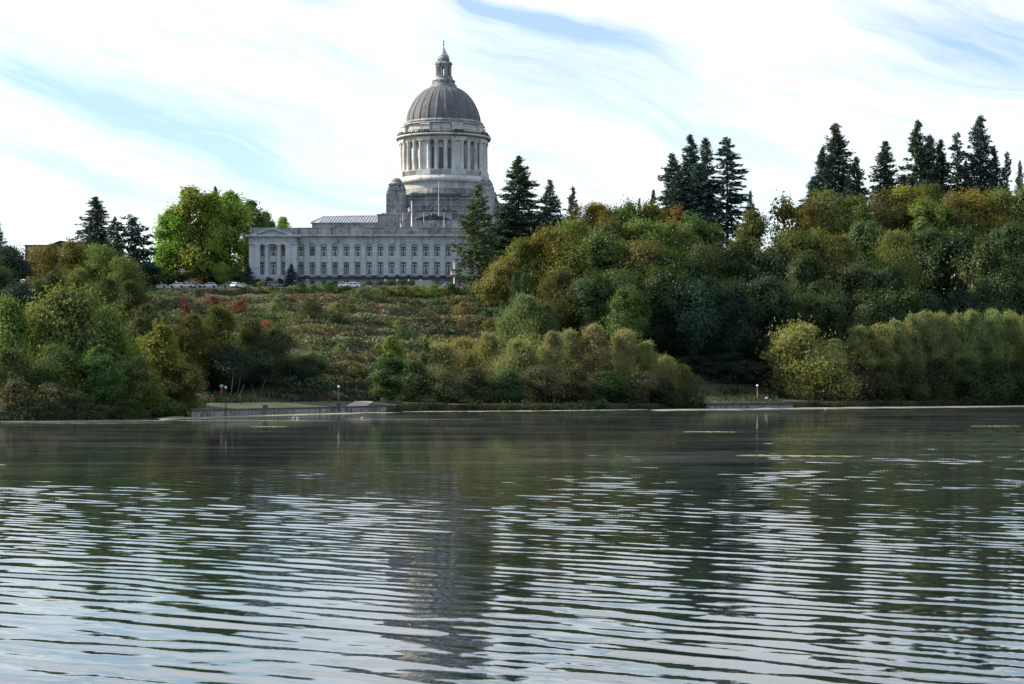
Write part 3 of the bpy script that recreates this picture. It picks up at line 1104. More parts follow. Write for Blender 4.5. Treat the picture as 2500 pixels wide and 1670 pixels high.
for sgn in (-1, 1):
    pc = -1 * sgn * 0 + sgn * (tx(984.6) - tx(665.8, 595.4))    # local x of the bay's middle
    pw = (tx(724, 595.4) - tx(607.6, 595.4)) / 2
    x0, x1 = pc - pw, pc + pw
    cxs = [pc - 26.2 * .12245, pc, pc + 26.2 * .12245]
    ws = [.62, .82, .62]
    hl = [(x - w_, x + w_) for x, w_ in zip(cxs, ws)]
    fy = PY + 1.3                                     # recessed wall behind the columns
    b = MB()
    wx0, wx1 = pc - 37.0 * .12245, pc + 37.0 * .12245
    wall_openings(b, wx0, wx1, fy, fy + .7, [(zt, pz(669.7), None), (pz(669.7), pz(639.4), hl), (pz(639.4), pz(624), None), (pz(624), pz(601), hl), (pz(601), pz(596.2), None)], None)
    b.box(x0, wx0, PY, 24.2, zt, pz(596.2))
    b.box(wx1, x1, PY, 24.2, zt, pz(596.2))
    b.box(wx0, wx1, fy + .7, 24.2, zt, pz(596.2))
    for xx in (x0 + 2.6, x1 - 2.6):                   # corner pilasters
        b.box(xx - .75, xx + .75, PY - .35, PY - .003, pz(672.6), pz(600.6))
        b.box(xx - .95, xx + .95, PY - .48, PY - .004, pz(600.6), pz(596.2))
    b.build('end_bay', M['stone'], court)
    b = MB()
    b.box(x0 - .1, x1 + .1, PY - .55, fy + .01, zt, pz(672.6))
    b.build('end_bay_base', M['stone_trim'], court)
    for xx in (pc - 15.6 * .12245, pc + 14.6 * .12245):
        b = MB()
        yc = PY + .35
        b.box(xx - .8, xx + .8, yc - .8, yc + .8, pz(672.6), pz(671))
        b.lathe([(.74, pz(671)), (.70, pz(669.4)), (.66, pz(668)), (.64, pz(640)), (.56, pz(602)), (.58, pz(601.4)), (.60, pz(600.6)), (.74, pz(599))], 20, (xx, yc))
        b.box(xx - .82, xx + .82, yc - .82, yc + .82, pz(599), pz(596.2))
        b.build('column', M['stone'], court)
    kits = [make_window(ws[0], pz(601) - pz(624), 'curtain_and_sheen'), make_window(ws[1], pz(601) - pz(624), 'curtain_and_sheen'), make_window(ws[2], pz(601) - pz(624), 'blind')]
    kitl = [make_window(ws[q], pz(639.4) - pz(669.7), 'curtain_and_sheen') for q in range(3)]
    if sgn < 0:
        for q in range(3):
            put_window(kits[q], (cxs[q], fy, pz(624)))
            put_window(kitl[q], (cxs[q], fy, pz(669.7)))
    b = MB()                                          # entablature and raking cornice
    b.box(x0 - .05, x1 + .05, PY - .5, 24.3, pz(596.2), pz(590.4))
    b.box(x0 - .15, x1 + .15, PY - .6, 24.4, pz(590.4), pz(589.2))
    b.box(x0 - .02, x1 + .02, PY - .45, 24.3, pz(589.2), pz(580))
    b.box(x0 - .5, x1 + .5, PY - .95, 24.6, pz(580), pz(578.2))
    b.box(x0 - 1.1, x1 + 1.1, PY - 1.7, 24.9, pz(578.2), pz(573.8))
    b.build('end_bay_cornice', M['stone_trim'], court)
    b = MB()
    half = 49.5 * .12245
    b.prism([(pc - half, pz(573.8)), (pc + half, pz(573.8)), (pc, pz(559.4))], PY - .4, PY + 2)
    pd = b.build('pediment', M['stone'], court)
    b = MB()
    for d in (-1, 1):
        b.prism([(pc + d * (half + .9), pz(573.8)), (pc + d * (half - 1.2), pz(573.8)), (pc, pz(560.4)), (pc, pz(556))][::d], PY - 1.55, PY + 2.2)
    b.build('raking_cornice', M['stone_trim'], pd)
    b = MB()
    b.box(x0 + .2, x1 - .2, PY + 2.3, 23.6, pz(573.8), pz(556.4))
    b.box(x0 + .05, x1 - .05, PY + 2.15, 23.7, pz(556.4), pz(554.6))
    b.build('end_bay_parapet', M['stone_roofline'], court)

# low dark-roofed building beyond the orange trees
hy = 640.0
hs = hy / FPX
house = empty('brick_building', ((118 - CX) * hs, hy, 0))
tag(house, 'low brown building with a shallow dark roof peeping over the orange-leaved trees', 'building')


def hz(py):
    return CAMZ + (HY - py) * hs


b = MB()
b.box(-57 * hs, 55 * hs, 0, 16, 36, hz(600))
b.build('wall', M['brick'], house)
b = MB()
b.box(-58 * hs, 57 * hs, -.7, 16.7, hz(600), hz(598))
b.prism([(2 * hs, hz(598)), (64 * hs, hz(598)), (39 * hs, hz(588.4)), (29 * hs, hz(587.4))], -.5, 14)
b.build('roof', M['roof_dark'], house)
for k in range(4):
    x = (-48 + k * 14) * hs
    b = MB().box(x - .55, x + .55, -.06, .02, hz(613), hz(602.5))
    f = b.build('window', M['frame'], house)
    b = MB().box(x - .45, x + .45, -.10, -.063, hz(612.4), hz(603.1))
    b.build('pane', M['blind'], f)


# ------------------------------------------------------------------ foliage meshes


def unit(v):
    return v / np.maximum(np.linalg.norm(v, axis=-1, keepdims=True), 1e-9)


def leaf_mesh(name, c, t, n, L, W, rgb, attr='leaf'):
    """diamond leaves: centre, long axis, normal, half length, half width and three values each"""
    t = unit(t)
    b = unit(np.cross(n, t))
    L, W = L[:, None], W[:, None]
    nrm = np.cross(t, b)
    P = np.stack([c + t * L, c + b * W + nrm * W * .25, c - t * L, c - b * W + nrm * W * .25], 1)
    N = len(c)
    me = bpy.data.meshes.new(name)
    me.vertices.add(N * 4)
    me.vertices.foreach_set('co', P.reshape(-1).astype(np.float32))
    me.loops.add(N * 4)
    me.loops.foreach_set('vertex_index', np.arange(N * 4, dtype=np.int32))
    me.polygons.add(N)
    me.polygons.foreach_set('loop_start', np.arange(N, dtype=np.int32) * 4)
    me.update(calc_edges=True)
    at_ = me.attributes.new(attr, 'FLOAT_COLOR', 'POINT')
    col = np.repeat(np.concatenate([rgb, np.ones((N, 1))], 1), 4, 0)
    at_.data.foreach_set('color', col.reshape(-1).astype(np.float32))
    return me


def sphere_pts(rg, n):
    return unit(rg.normal(size=(n, 3)))


def crown_mesh(name, seed, prof, lobes=16, subs=15, per=30, leaf=.055, lobe_r=(.30, .44), ragged=.12, sprig=0.0, zn=2.0, drop=0.0, spread=1.05):
    """a crown of lobes, each carrying leaf clumps; prof(z/zn) gives its outline radius"""
    rg = np.random.default_rng(seed)
    C, T, Nn, Ls, A = [], [], [], [], []
    f1, f2 = rg.uniform(0, 6.283, 2)
    zs = (np.arange(lobes) + rg.uniform(.1, .9, lobes)) / lobes
    rg.shuffle(zs)
    for i in range(lobes):
        lr = rg.uniform(*lobe_r)
        h = zs[i]
        pr = float(prof(h))
        lr = min(lr, max(.16, pr * .62))
        a = i * 2.39996 + rg.normal(0, .4)
        rad = max(0, pr - lr * .8) * math.sqrt(rg.uniform(.2, 1.0)) * (1 + .2 * math.sin(2 * a + f1) + .14 * math.sin(3 * a + f2 + h * 4))
        lr *= rg.choice([.62, .85, 1.0, 1.1])
        zc = np.clip(h * zn, lr * .8, zn - lr * .85)
        cen = np.array([rad * math.cos(a), rad * math.sin(a), zc])
        turn0 = rg.uniform(0, 1) * .55
        d = sphere_pts(rg, subs)
        d[:, 2] += .12
        d = unit(d)
        for k in range(subs):
            if rg.uniform() < drop:
                continue
            sc = cen + d[k] * lr * rg.uniform(.45, 1.0 + ragged)
            nl = int(per * rg.uniform(.6, 1.4))
            off = rg.normal(size=(nl, 3)) * np.array([.42, .42, .36]) * lr * spread
            p = sc + off
            out = unit(d[k] * .8 + np.array([cen[0], cen[1], (h - .45) * .6]) * .7 + off * 1.2)
            nr = unit(out * .95 + rg.normal(size=(nl, 3)) * .42 + np.array([0, 0, .25]))
            tg = unit(np.cross(nr, rg.normal(size=(nl, 3))))
            if sprig > 0:
                tg = unit(tg * (1 - sprig) + (out * .6 + np.array([0, 0, .7])) * sprig)
            C.append(p)
            T.append(tg)
            Nn.append(nr)
            Ls.append(leaf * rg.uniform(.6, 1.35, nl))
            tn = np.clip(turn0 + rg.uniform(0, .45) + rg.normal(0, .06, nl), 0, 1)
            A.append(np.stack([np.clip(rg.normal(.5, .2, nl), 0, 1), tn, np.full(nl, rg.uniform(0, 1))], -1))
    C, T, Nn, Ls, A = (np.concatenate(q) for q in (C, T, Nn, Ls, A))
    k = zn / np.percentile(C[:, 2], 99.6)
    C[:, 2] *= k
    rr = np.percentile(np.hypot(C[:, 0], C[:, 1]), 97)
    C[:, :2] /= rr
    wd = .30 if sprig > 0.3 else .62
    return leaf_mesh(name, C, T, Nn, Ls, Ls * wd, A)


def p_round(h):
    return math.sqrt(max(0.02, 1 - ((h - .48) / .53) ** 2))


def p_dome(h):
    return max(.12, (1 - h ** 2.6)) ** .55 * (0.86 + .14 * min(1, h * 5))


def p_tall(h):
    return max(.10, math.sin(math.pi * min(1, .12 + h * .88)) ** .6)


def p_column(h):
    return max(.08, (1 - h) ** .55) * min(1, .6 + h * 3)


def p_vase(h):
    return max(.12, math.sin(math.pi * (h * .72 + .1)) ** .8)


def conifer_mesh(name, seed, zn=6.0, nb=150, per=34, tb=.10, power=.8, pitch=(40, -18), size=.17, droop=.22, irregular=.5, flat=.2, width=.36, slim=.30):
    """whorls of drooping boughs hung with needle sprays round a straight stem; greatest radius 1"""
    rg = np.random.default_rng(seed)
    C, T, Nn, Ls, A = [], [], [], [], []
    for i in range(nb):
        t = tb + (1 - tb) * ((i + rg.uniform(0, 1)) / nb) ** .92
        L = (1 - t) ** power * (1 - irregular + irregular * rg.uniform(0, 1.25)) + .035
        if t < .28:
            L *= .62 + .38 * (t - tb) / (.28 - tb + 1e-6)
        a = rg.uniform(0, 6.283)
        pt = R(pitch[1] + (pitch[0] - pitch[1]) * t + rg.normal(0, 7))
        d = np.array([math.cos(a) * math.cos(pt), math.sin(a) * math.cos(pt), math.sin(pt)])
        side = np.array([-math.sin(a), math.cos(a), 0.0])
        n = max(5, int(per * (L + .12) * rg.uniform(.8, 1.2)))
        s = rg.uniform(.08, 1, n) ** .8
        lat = rg.uniform(-1, 1, n) * width * L * (1.05 - s)
        p = d[None] * (s * L)[:, None] + side[None] * lat[:, None]
        p[:, 2] += zn * t - droop * L * s ** 2 + .10 * L * s ** 4 - np.abs(lat) * .25
        p += rg.normal(0, 1, (n, 3)) * np.array([.022, .022, .03])
        tg = unit(d[None] * .9 + side[None] * (np.sign(lat) * rg.uniform(.2, .9, n))[:, None] + rg.normal(0, .34, (n, 3)) + np.array([0, 0, -.35]))
        nr = unit(np.array([0, 0, flat + .25]) + rg.normal(0, .8, (n, 3)) + d[None] * .2)
        C.append(p)
        T.append(tg)
        Nn.append(nr)
        Ls.append(size * rg.uniform(.5, 1.15, n) * (.55 + .45 * min(1, L * 1.8)))
        A.append(np.stack([np.clip(rg.normal(.5, .2, n), 0, 1), np.full(n, rg.uniform(0, 1)), np.full(n, rg.uniform(0, 1))], -1))
    C, T, Nn, Ls, A = (np.concatenate(q) for q in (C, T, Nn, Ls, A))
    rr = np.percentile(np.hypot(C[:, 0], C[:, 1]), 98.5)
    k = np.array([1 / rr, 1 / rr, 1])
    C = C * k
    return leaf_mesh(name, C, T, Nn, Ls, Ls * slim, A)


def trunk_mesh(name, seed, limbs=5, r=.017, bend=.03, forks=(.35, .75)):
    rg = random.Random(seed)
    b = MB()
    pts, rad = [], []
    ox, oy = rg.uniform(-bend, bend), rg.uniform(-bend, bend)
    for i in range(7):
        t = i / 6
        pts.append((ox * math.sin(t * 2.6), oy * math.sin(t * 3.1), -0.02 + t * .93))
        rad.append(r * (1 - t) ** .8 + .0022 + (.008 if i == 0 else 0))
    b.tube(pts, rad, 7)
    for k in range(limbs):
        t = forks[0] + (forks[1] - forks[0]) * (k + rg.random()) / limbs
        i = int(t * 6)
        p = Vector(pts[i]).lerp(Vector(pts[i + 1]), t * 6 - i)
        a = rg.uniform(0, 6.283)
        ln = rg.uniform(.14, .26)
        d = Vector((math.cos(a) * .75, math.sin(a) * .75, rg.uniform(.5, .9)))
        b.tube([p, p + d * ln * .5, p + d * ln + Vector((0, 0, ln * .25))], [r * .42, r * .28, r * .08], 5)
    return b.mesh(name)


KINDS = {
    'round': [lambda s: crown_mesh('crown', s, p_round, 16, 22, 70, .031, (.30, .52), .24, spread=.88), (11, 12, 13, 14), 2.0, 'leaf'],
    'maple': [lambda s: crown_mesh('crown', s, p_round, 20, 16, 80, .034, (.26, .46), .3, spread=.74), (21, 22, 23, 24), 2.0, 'leaf'],
    'dome': [lambda s: crown_mesh('crown', s, p_dome, 18, 20, 46, .038, (.32, .50)), (31, 32, 33), 2.0, 'leaf'],
    'willow': [lambda s: crown_mesh('crown', s, p_dome, 20, 24, 58, .044, (.28, .48), .25, .5), (41, 42, 43, 44, 45), 2.0, 'leaf'],
    'tall': [lambda s: crown_mesh('crown', s, p_tall, 34, 13, 44, .052, (.24, .38), .2, 0, 3.6), (51, 52, 53), 3.6, 'leaf'],
    'open': [lambda s: crown_mesh('crown', s, p_vase, 15, 12, 24, .060, (.20, .32), .3, 0, 2.0, .25), (61, 62), 2.0, 'leaf'],
    'column': [lambda s: crown_mesh('crown', s, p_column, 26, 13, 30, .075, (.30, .42), .12, .5, 5.0), (71, 72), 5.0, 'needle'],
    'shrub': [lambda s: crown_mesh('crown', s, p_dome, 12, 10, 20, .085, (.30, .46), .15, .35, 1.6), (81, 82, 83), 1.6, 'leaf'],
    'fir': [lambda s: conifer_mesh('crown', s, 5.0, 420, 84, .08, .62, (40, -28), .085, .40, .8), (101, 102, 103, 104, 105), 5.0, 'needle'],
    'spruce': [lambda s: conifer_mesh('crown', s, 3.6, 340, 74, .05, .85, (34, -18), .08, .22, .5), (111, 112), 3.6, 'needle'],
    'thinfir': [lambda s: conifer_mesh('crown', s, 6.5, 200, 78, .18, .5, (34, -26), .11, .40, .85), (121, 122), 6.5, 'needle'],
    'larch': [lambda s: conifer_mesh('crown', s, 4.6, 190, 62, .06, .74, (34, 2), .13, .12, .5, .1, .55, .24), (131, 132), 4.6, 'needle'],
    'cedar': [lambda s: conifer_mesh('crown', s, 2.4, 70, 120, .04, .55, (14, -4), .10, .12, .6, 1.1, .55, .35), (141, 142), 2.4, 'needle'],
}
KINDS['round_tall'] = [lambda s: crown_mesh('crown', s, p_tall, 40, 15, 38, .044, (.26, .40), .15, 0, 3.8), (15, 16, 17), 3.8, 'leaf']
KINDS['maple_tall'] = [lambda s: crown_mesh('crown', s, p_tall, 48, 13, 40, .046, (.22, .36), .26, 0, 3.8, spread=.8), (25, 26, 27), 3.8, 'leaf']
KINDS['willow_tall'] = [lambda s: crown_mesh('crown', s, p_dome, 46, 18, 40, .050, (.24, .38), .2, .5, 3.6), (46, 47, 48), 3.6, 'leaf']
KINDS['open_tall'] = [lambda s: crown_mesh('crown', s, p_tall, 26, 11, 24, .060, (.20, .32), .3, 0, 3.6, .2), (63, 64), 3.6, 'leaf']
_made = {}
_kind_i = {}
_trunks = [trunk_mesh('trunk', 900 + i) for i in range(3)]
for t_ in _trunks:
    t_.materials.append(M['bark'])
_stems = [trunk_mesh('trunk', 950, 0, .011, .004), trunk_mesh('trunk', 951, 0, .009, .006)]
for t_ in _stems:
    t_.materials.append(M['bark'])
_multi = None
prr = random.Random(77)

PAL = {
    'olive': (.105, .145, .034), 'dkgreen': (.052, .078, .026), 'green': (.075, .125, .034), 'lime': (.175, .255, .034), 'bronze': (.11, .118, .032),
    'fir': (.044, .074, .050), 'bluefir': (.044, .076, .062), 'larch': (.085, .112, .05), 'orange': (.155, .12, .024), 'yellow': (.23, .175, .022),
    'red': (.125, .042, .036), 'coral': (.21, .085, .055), 'willow': (.195, .21, .078), 'sage': (.145, .17, .07), 'brown': (.075, .086, .044),
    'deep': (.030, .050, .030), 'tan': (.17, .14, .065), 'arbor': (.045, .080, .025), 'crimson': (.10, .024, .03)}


def crown_of(kind, i=None):
    ctor, seeds, zn, mat = KINDS[kind]
    if i is None:
        i = _kind_i.get(kind, 0)
        _kind_i[kind] = i + 1
    key = (kind, i % len(seeds))
    if key not in _made:
        me = ctor(seeds[i % len(seeds)])
        me.materials.append(M[mat])
        _made[key] = me
    return _made[key], zn


def plant(name, kind, px, top, hw, Y, col, turn, label, cat='tree', group=None, cb=.08, trunk=True, base=None, pale=False):
    if group == 'shrubs on the open hillside' and Y < 570:
        want = top + hw * 1.3 + 6                     # stand where the slope shows at the shrub's foot
        best = None
        for q in range(120):
            Yq = 440 + q
            pq = HY - (gz((px - CX) / FPX * Yq, Yq) - CAMZ) * FPX / Yq
            if best is None or abs(pq - want) < best[0]:
                best = (abs(pq - want), Yq)
        Y = best[1]
    X = (px - CX) / FPX * Y
    z0 = gz(X, Y) if base is None else CAMZ + (HY - base) / FPX * Y
    z0 = max(z0, 0.0)
    H = CAMZ + (HY - top) / FPX * Y - z0
    hm = hw / FPX * Y
    if kind in ('fir', 'thinfir'):
        hm *= 1.55
    elif kind == 'spruce':
        hm *= 1.25
    elif kind == 'larch':
        hm *= 1.15
    if cat == 'shrub' and not trunk and Y > 450:
        top -= 3
        H = CAMZ + (HY - top) / FPX * Y - z0
        hm *= 1.15
    if KINDS[kind][3] == 'leaf':
        hm *= prr.uniform(.9, 1.14)
        turn *= .22 if group in (G_BUSH, G_WIL) else (.45 if group in (G_SHORE, G_POP, G_WOOD) else .62)
    if group == G_WOOD:
        hm *= 1.32
        turn *= .6
        cb = max(cb, 1 - 1.3 * KINDS[kind][2] * hm / H)
    if kind in ('round', 'maple', 'willow', 'open') and H * (1 - cb) / KINDS[kind][2] / hm > 1.35:
        kind += '_tall'
    me, zn = crown_of(kind)
    c = PAL[col] if isinstance(col, str) else col
    j = [1 + prr.uniform(-.12, .12) for _ in range(3)]
    rz = prr.uniform(0, 6.283)
    conifer = KINDS[kind][3] == 'needle' and kind != 'column'
    if trunk:
        o = empty(name, (X, Y, z0))
        tag(o, label, cat, group)
        cr = link('crown', me, None, o)
        tm = prr.choice(_stems if conifer else _trunks)
        tr = link('trunk', tm, None, o)
        tr.scale = (H * 1.1, H * 1.1, H)
        tr.rotation_euler = (0, 0, prr.uniform(0, 6.28))
        cr.location = (0, 0, cb * H)
    else:
        cr = link(name, me)
        tag(cr, label, cat, group)
        cr.location = (X, Y, z0 + cb * H)
    dep = .92 if hm < 9 else .75
    cr.scale = (hm, hm * prr.uniform(.9, 1.1), H * (1 - cb) / zn)
    cr.rotation_euler = (0, 0, rz)
    cr.color = (c[0] * j[0], c[1] * j[1], c[2] * j[2], turn)
    return cr


G_SHORE, G_WOOD, G_FIR, G_POP, G_WIL, G_BUSH = ('trees on the near lake bank', 'leafy trees of the wooded slope', 'tall firs on the ridge', 'poplars beside the courthouse',
                                                'willows along the lake edge', 'bushes on the lakeside point')
T = []


def t(*a, **k):
    T.append((a, k))


B, F, W_, S_ = 'broadleaf_tree', 'fir_tree', 'willow_tree', 'shrub'
# --- beyond and above the tall lakeside trees (left third)
t(F, 'spruce', -6, 536, 30, 540, 'fir', 0, 'dark conifer tip cut off by the left frame edge', group=None)
t(B, 'maple', 14, 602, 62, 500, 'deep', .05, 'blackish green round tree at the left frame edge, beside the orange trees', group=None, cb=.05)
t(B, 'maple', -20, 640, 60, 470, 'dkgreen', .1, 'dark green tree at the frame edge, below the conifer tip', cb=.03)
t(B, 'maple', 110, 598, 52, 520, 'orange', .55, 'orange-tinged round tree in front of the low brown building')
t(B, 'maple', 178, 588, 50, 525, 'orange', .45, 'most orange of the rounded trees, below the low dark roof')
t(B, 'maple', 246, 600, 48, 520, 'olive', .4, 'olive tree turning orange at the foot of the tall ragged conifer')
t(B, 'round', 300, 628, 46, 510, 'bronze', .35, 'bronze green tree in front of the broad cedar')
t(F, 'fir', 234, 481, 40, 565, 'fir', 0, 'ragged dark conifer taller than the cedar beside it', cb=.1)
t('cedar_tree', 'cedar', 312, 527, 66, 560, 'bluefir', 0, 'broad blue-green cedar with flat layered boughs')
t('cedar_tree', 'larch', 280, 530, 34, 558, 'bluefir', 0, 'thin feathery conifer between the ragged conifer and the broad cedar')
t('cedar_tree', 'cedar', 225, 570, 50, 555, 'fir', 0, 'dark low-boughed conifer under the ragged conifer')
t(B, 'maple', 350, 642, 48, 560, 'deep', .05, 'dark tree between the broad cedar and the lime-green poplars', cb=.02)
# --- poplars by the courthouse
t('poplar_tree', 'tall', 466, 460, 66, 592, 'lime', .25, 'tallest lime-green poplar, sunlit on its outer side', group=G_POP, cb=.03)
t('poplar_tree', 'tall', 415, 516, 54, 590, 'lime', .2, 'lower yellow-green poplar at the open end of the clump', group=G_POP, cb=.03)
t('poplar_tree', 'tall', 562, 470, 60, 600, 'lime', .1, 'full green poplar in the middle of the clump', group=G_POP, cb=.02)
t('poplar_tree', 'tall', 518, 474, 58, 594, 'lime', .1, 'poplar filling the gap between the tallest poplar and the middle one', group=G_POP, cb=.02)
t('poplar_tree', 'tall', 612, 492, 44, 612, 'green', .15, 'darker poplar touching the end of the courthouse', group=G_POP, cb=.02)
t(B, 'round', 648, 520, 36, 640, 'green', .15, 'green tree behind the courthouse roof, next to the darker poplar')
t(B, 'round', 690, 532, 28, 645, 'lime', .45, 'small yellow-green treetop showing over the courthouse parapet')
t(F, 'fir', 526, 457, 26, 640, 'bluefir', 0, 'dark conifer top poking up behind the poplars')
t(B, 'round', 543, 640, 20, 586, 'lime', .2, 'small bright yellow-green tree under the poplars by the car park', cb=.2)
t(B, 'round', 579, 643, 18, 587, 'bronze', .5, 'small bronze-leaved tree beside the courthouse corner', cb=.12)
t(F, 'spruce', 606, 646, 15, 585, 'fir', 0, 'small dark spruce at the courthouse corner under the bronze tree')
t(F, 'spruce', 711, 644, 17, 588, 'bluefir', 0, 'small dark spruce in front of the courthouse end bay')
t(B, 'maple', 400, 650, 40, 588, 'dkgreen', .1, 'dark leafy tree at the foot of the lower poplar', cb=0)
t(B, 'maple', 498, 656, 44, 590, 'dkgreen', .1, 'dark leafy tree behind the silver car', cb=0)
t(B, 'round', 445, 668, 26, 589, 'dkgreen', .05, 'low dark tree behind the coral-leaved tree', cb=0)
# --- tall trees on the near bank
t(B, 'dome', 24, 730, 84, 326, 'olive', .35, 'rounded olive tree by the water at the left frame edge', group=G_SHORE, cb=.04)
t(B, 'dome', 92, 742, 66, 336, 'olive', .3, 'slightly lower olive tree next to the one at the frame edge', group=G_SHORE, cb=.04)
t(B, 'dome', 172, 702, 108, 332, 'olive', .35, 'tallest olive tree of the lake bank with a sunlit yellow crown', group=G_SHORE, cb=.03)
t(B, 'dome', 268, 752, 78, 337, 'olive', .28, 'sloping shoulder tree between the tallest olive tree and the yellow one', group=G_SHORE, cb=.03)
t(B, 'maple', 392, 796, 66, 345, (.16, .17, .03), .5, 'yellow-crowned round tree leaning over the lake before the cove', group=G_SHORE, cb=.02)
t(B, 'maple', 448, 890, 58, 343, (.11, .135, .03), .3, 'drooping lower tree trailing into the cove at the lake wall end', group=G_SHORE, cb=0)
t(B, 'maple', 330, 872, 60, 328, (.10, .125, .03), .3, 'dense olive tree under the yellow-crowned tree', group=G_SHORE, cb=0)
t(B, 'tall', 244, 846, 46, 318, 'green', .12, 'fresh green young tree at the waterside', group=G_SHORE, cb=.12)
t(B, 'round', 130, 842, 66, 318, (.07, .10, .03), .2, 'dark green tree with thin trunks by the water', group=G_SHORE, cb=.05)
t(B, 'round', 20, 850, 68, 314, (.07, .10, .03), .2, 'dark green tree by the water at the frame edge', group=G_SHORE, cb=.04)
t(S_, 'shrub', 40, 925, 62, 308, 'brown', .2, 'grey-brown brush at the waterline by the frame edge', 'shrub', cb=0, trunk=False)
t(S_, 'shrub', 125, 935, 58, 310, 'brown', .2, 'grey-brown brush between the frame edge and the young tree', 'shrub', cb=0, trunk=False)
t(S_, 'shrub', 195, 955, 40, 311, 'brown', .1, 'dead grey twiggy brush beside the fresh green tree', 'shrub', cb=0, trunk=False)
t(S_, 'shrub', 315, 975, 62, 318, 'arbor', .05, 'low grass-green bush at the waterline under the olive tree', 'shrub', cb=0, trunk=False)
t(S_, 'shrub', 245, 992, 36, 312, 'arbor', .05, 'small green bush below the fresh green tree', 'shrub', cb=0, trunk=False)
t(S_, 'shrub', 400, 968, 46, 338, 'green', .2, 'green bush hanging over the water below the drooping tree', 'shrub', cb=0, trunk=False)
# --- behind them, up to the hillside
t(B, 'willow', 196, 658, 54, 455, 'olive', .2, 'olive tree showing between the orange trees and the tallest olive tree', cb=.03)
t(B, 'willow', 262, 680, 52, 440, (.055, .072, .022), .15, 'grey-green tree on the slope behind the sloping shoulder tree', cb=.03)
t(B, 'willow', 322, 688, 46, 430, (.055, .072, .022), .2, 'grey-green tree bordering the top of the scrubby hillside', cb=.03)
t(B, 'round', 120, 668, 70, 450, 'dkgreen', .15, 'dark tree below the orange-tinged round tree', cb=.02)
t(B, 'round', 40, 690, 60, 440, 'deep', .1, 'shadowed tree above the olive tree at the frame edge', cb=.02)
t(B, 'round', 355, 745, 44, 400, (.055, .07, .022), .2, 'grey-green tree behind the yellow crown', cb=.02)
t(B, 'open', 398, 758, 34, 392, (.10, .095, .03), .5, 'thin yellowing tree beside the smooth olive dome tree', cb=.1)
t(B, 'willow', 468, 770, 54, 392, (.075, .085, .022), .25, 'olive tree rising right behind the yellow-crowned tree', cb=.03)
t(B, 'willow', 530, 750, 58, 400, (.082, .09, .022), .25, 'smooth olive dome tree below the red shrubs', cb=.03)
t(B, 'willow', 612, 778, 46, 405, (.065, .078, .022), .25, 'olive tree at the foot of the hillside, beside the dome tree', cb=.03)
t(B, 'round', 668, 800, 54, 408, 'dkgreen', .12, 'dark green tree behind the lake lawn, under the hillside', cb=.12)
t(B, 'round', 560, 842, 62, 392, (.032, .05, .022), .1, 'dark tree with pale thin stems behind the first lamp post', cb=.06)
t(B, 'round', 628, 850, 62, 398, (.030, .048, .022), .1, 'dark tree with forked pale stems behind the lawn', cb=.05)
t(B, 'round', 738, 868, 50, 412, (.032, .052, .024), .15, 'low dark tree behind the second lamp post', cb=.05)
t(B, 'round', 700, 880, 46, 408, (.028, .046, .024), .1, 'low blackish tree between the forked stems and the second lamp post', cb=.03)
t(B, 'round', 800, 892, 44, 432, (.032, .052, .024), .2, 'low dark tree at the hill foot, beside the path', cb=.05)
t(B, 'open', 868, 880, 26, 436, (.10, .10, .03), .5, 'sparse yellow-green sapling behind the footpath', cb=.1)
# --- the light green pair by the path
t(B, 'tall', 957, 822, 40, 440, (.13, .165, .036), .2, 'bright lime tree behind the young lakeside tree', cb=.1)
t(B, 'tall', 947, 866, 52, 420, (.07, .10, .034), .25, 'young green tree with a bare trunk beside the picnic table', cb=.16)
t(B, 'column', 1041, 836, 22, 450, 'dkgreen', .05, 'small dark conical tree between the young tree and the point', cb=.02)
t(S_, 'shrub', 1008, 862, 26, 462, 'tan', .3, 'tan bush on the lower hillside behind the young tree', 'shrub', cb=0, trunk=False)
# --- bushes of the point
for q, (px, top, hw, Y, col, trn, lab) in enumerate([
        (1078, 838, 56, 452, 'willow', .35, 'first tall olive bush of the point, beside the small dark conical tree'),
        (1130, 826, 48, 462, 'willow', .45, 'yellowing bush below the tan grass edge of the hillside'),
        (1188, 816, 54, 458, 'willow', .3, 'bush in front of the pale green willow'),
        (1262, 830, 60, 452, 'willow', .25, 'broad bush below the gap with the bright yellow shrub'),
        (1348, 812, 46, 456, 'willow', .35, 'olive bush just past the bright yellow shrub'),
        (1390, 808, 44, 462, 'willow', .4, 'bush with a pale sunlit top beside the tallest bush'),
        (1447, 794, 50, 462, 'willow', .35, 'tallest bush of the point'),
        (1526, 806, 56, 464, 'willow', .4, 'golden bush before the ivy-hung tree'),
        (1578, 836, 50, 466, 'willow', .35, 'bush stepping down beyond the golden one'),
        (1630, 872, 44, 468, 'willow', .3, 'lower bush near the tip of the point'),
        (1664, 892, 36, 468, (.12, .115, .035), .35, 'last rounded bush before the straggly tip')]):
    t('willow_shrub', 'willow', px, top, hw, Y, col, trn, lab, 'bush', group=G_BUSH, cb=0)
t('willow_shrub', 'column', 1318, 818, 17, 470, 'lime', .3, 'narrow bright yellow shrub in a gap of the bushes', 'bush', cb=0)
t('willow_shrub', 'open', 1700, 918, 32, 466, 'brown', .3, 'straggly low shrub at the tip of the point', 'bush', cb=0)
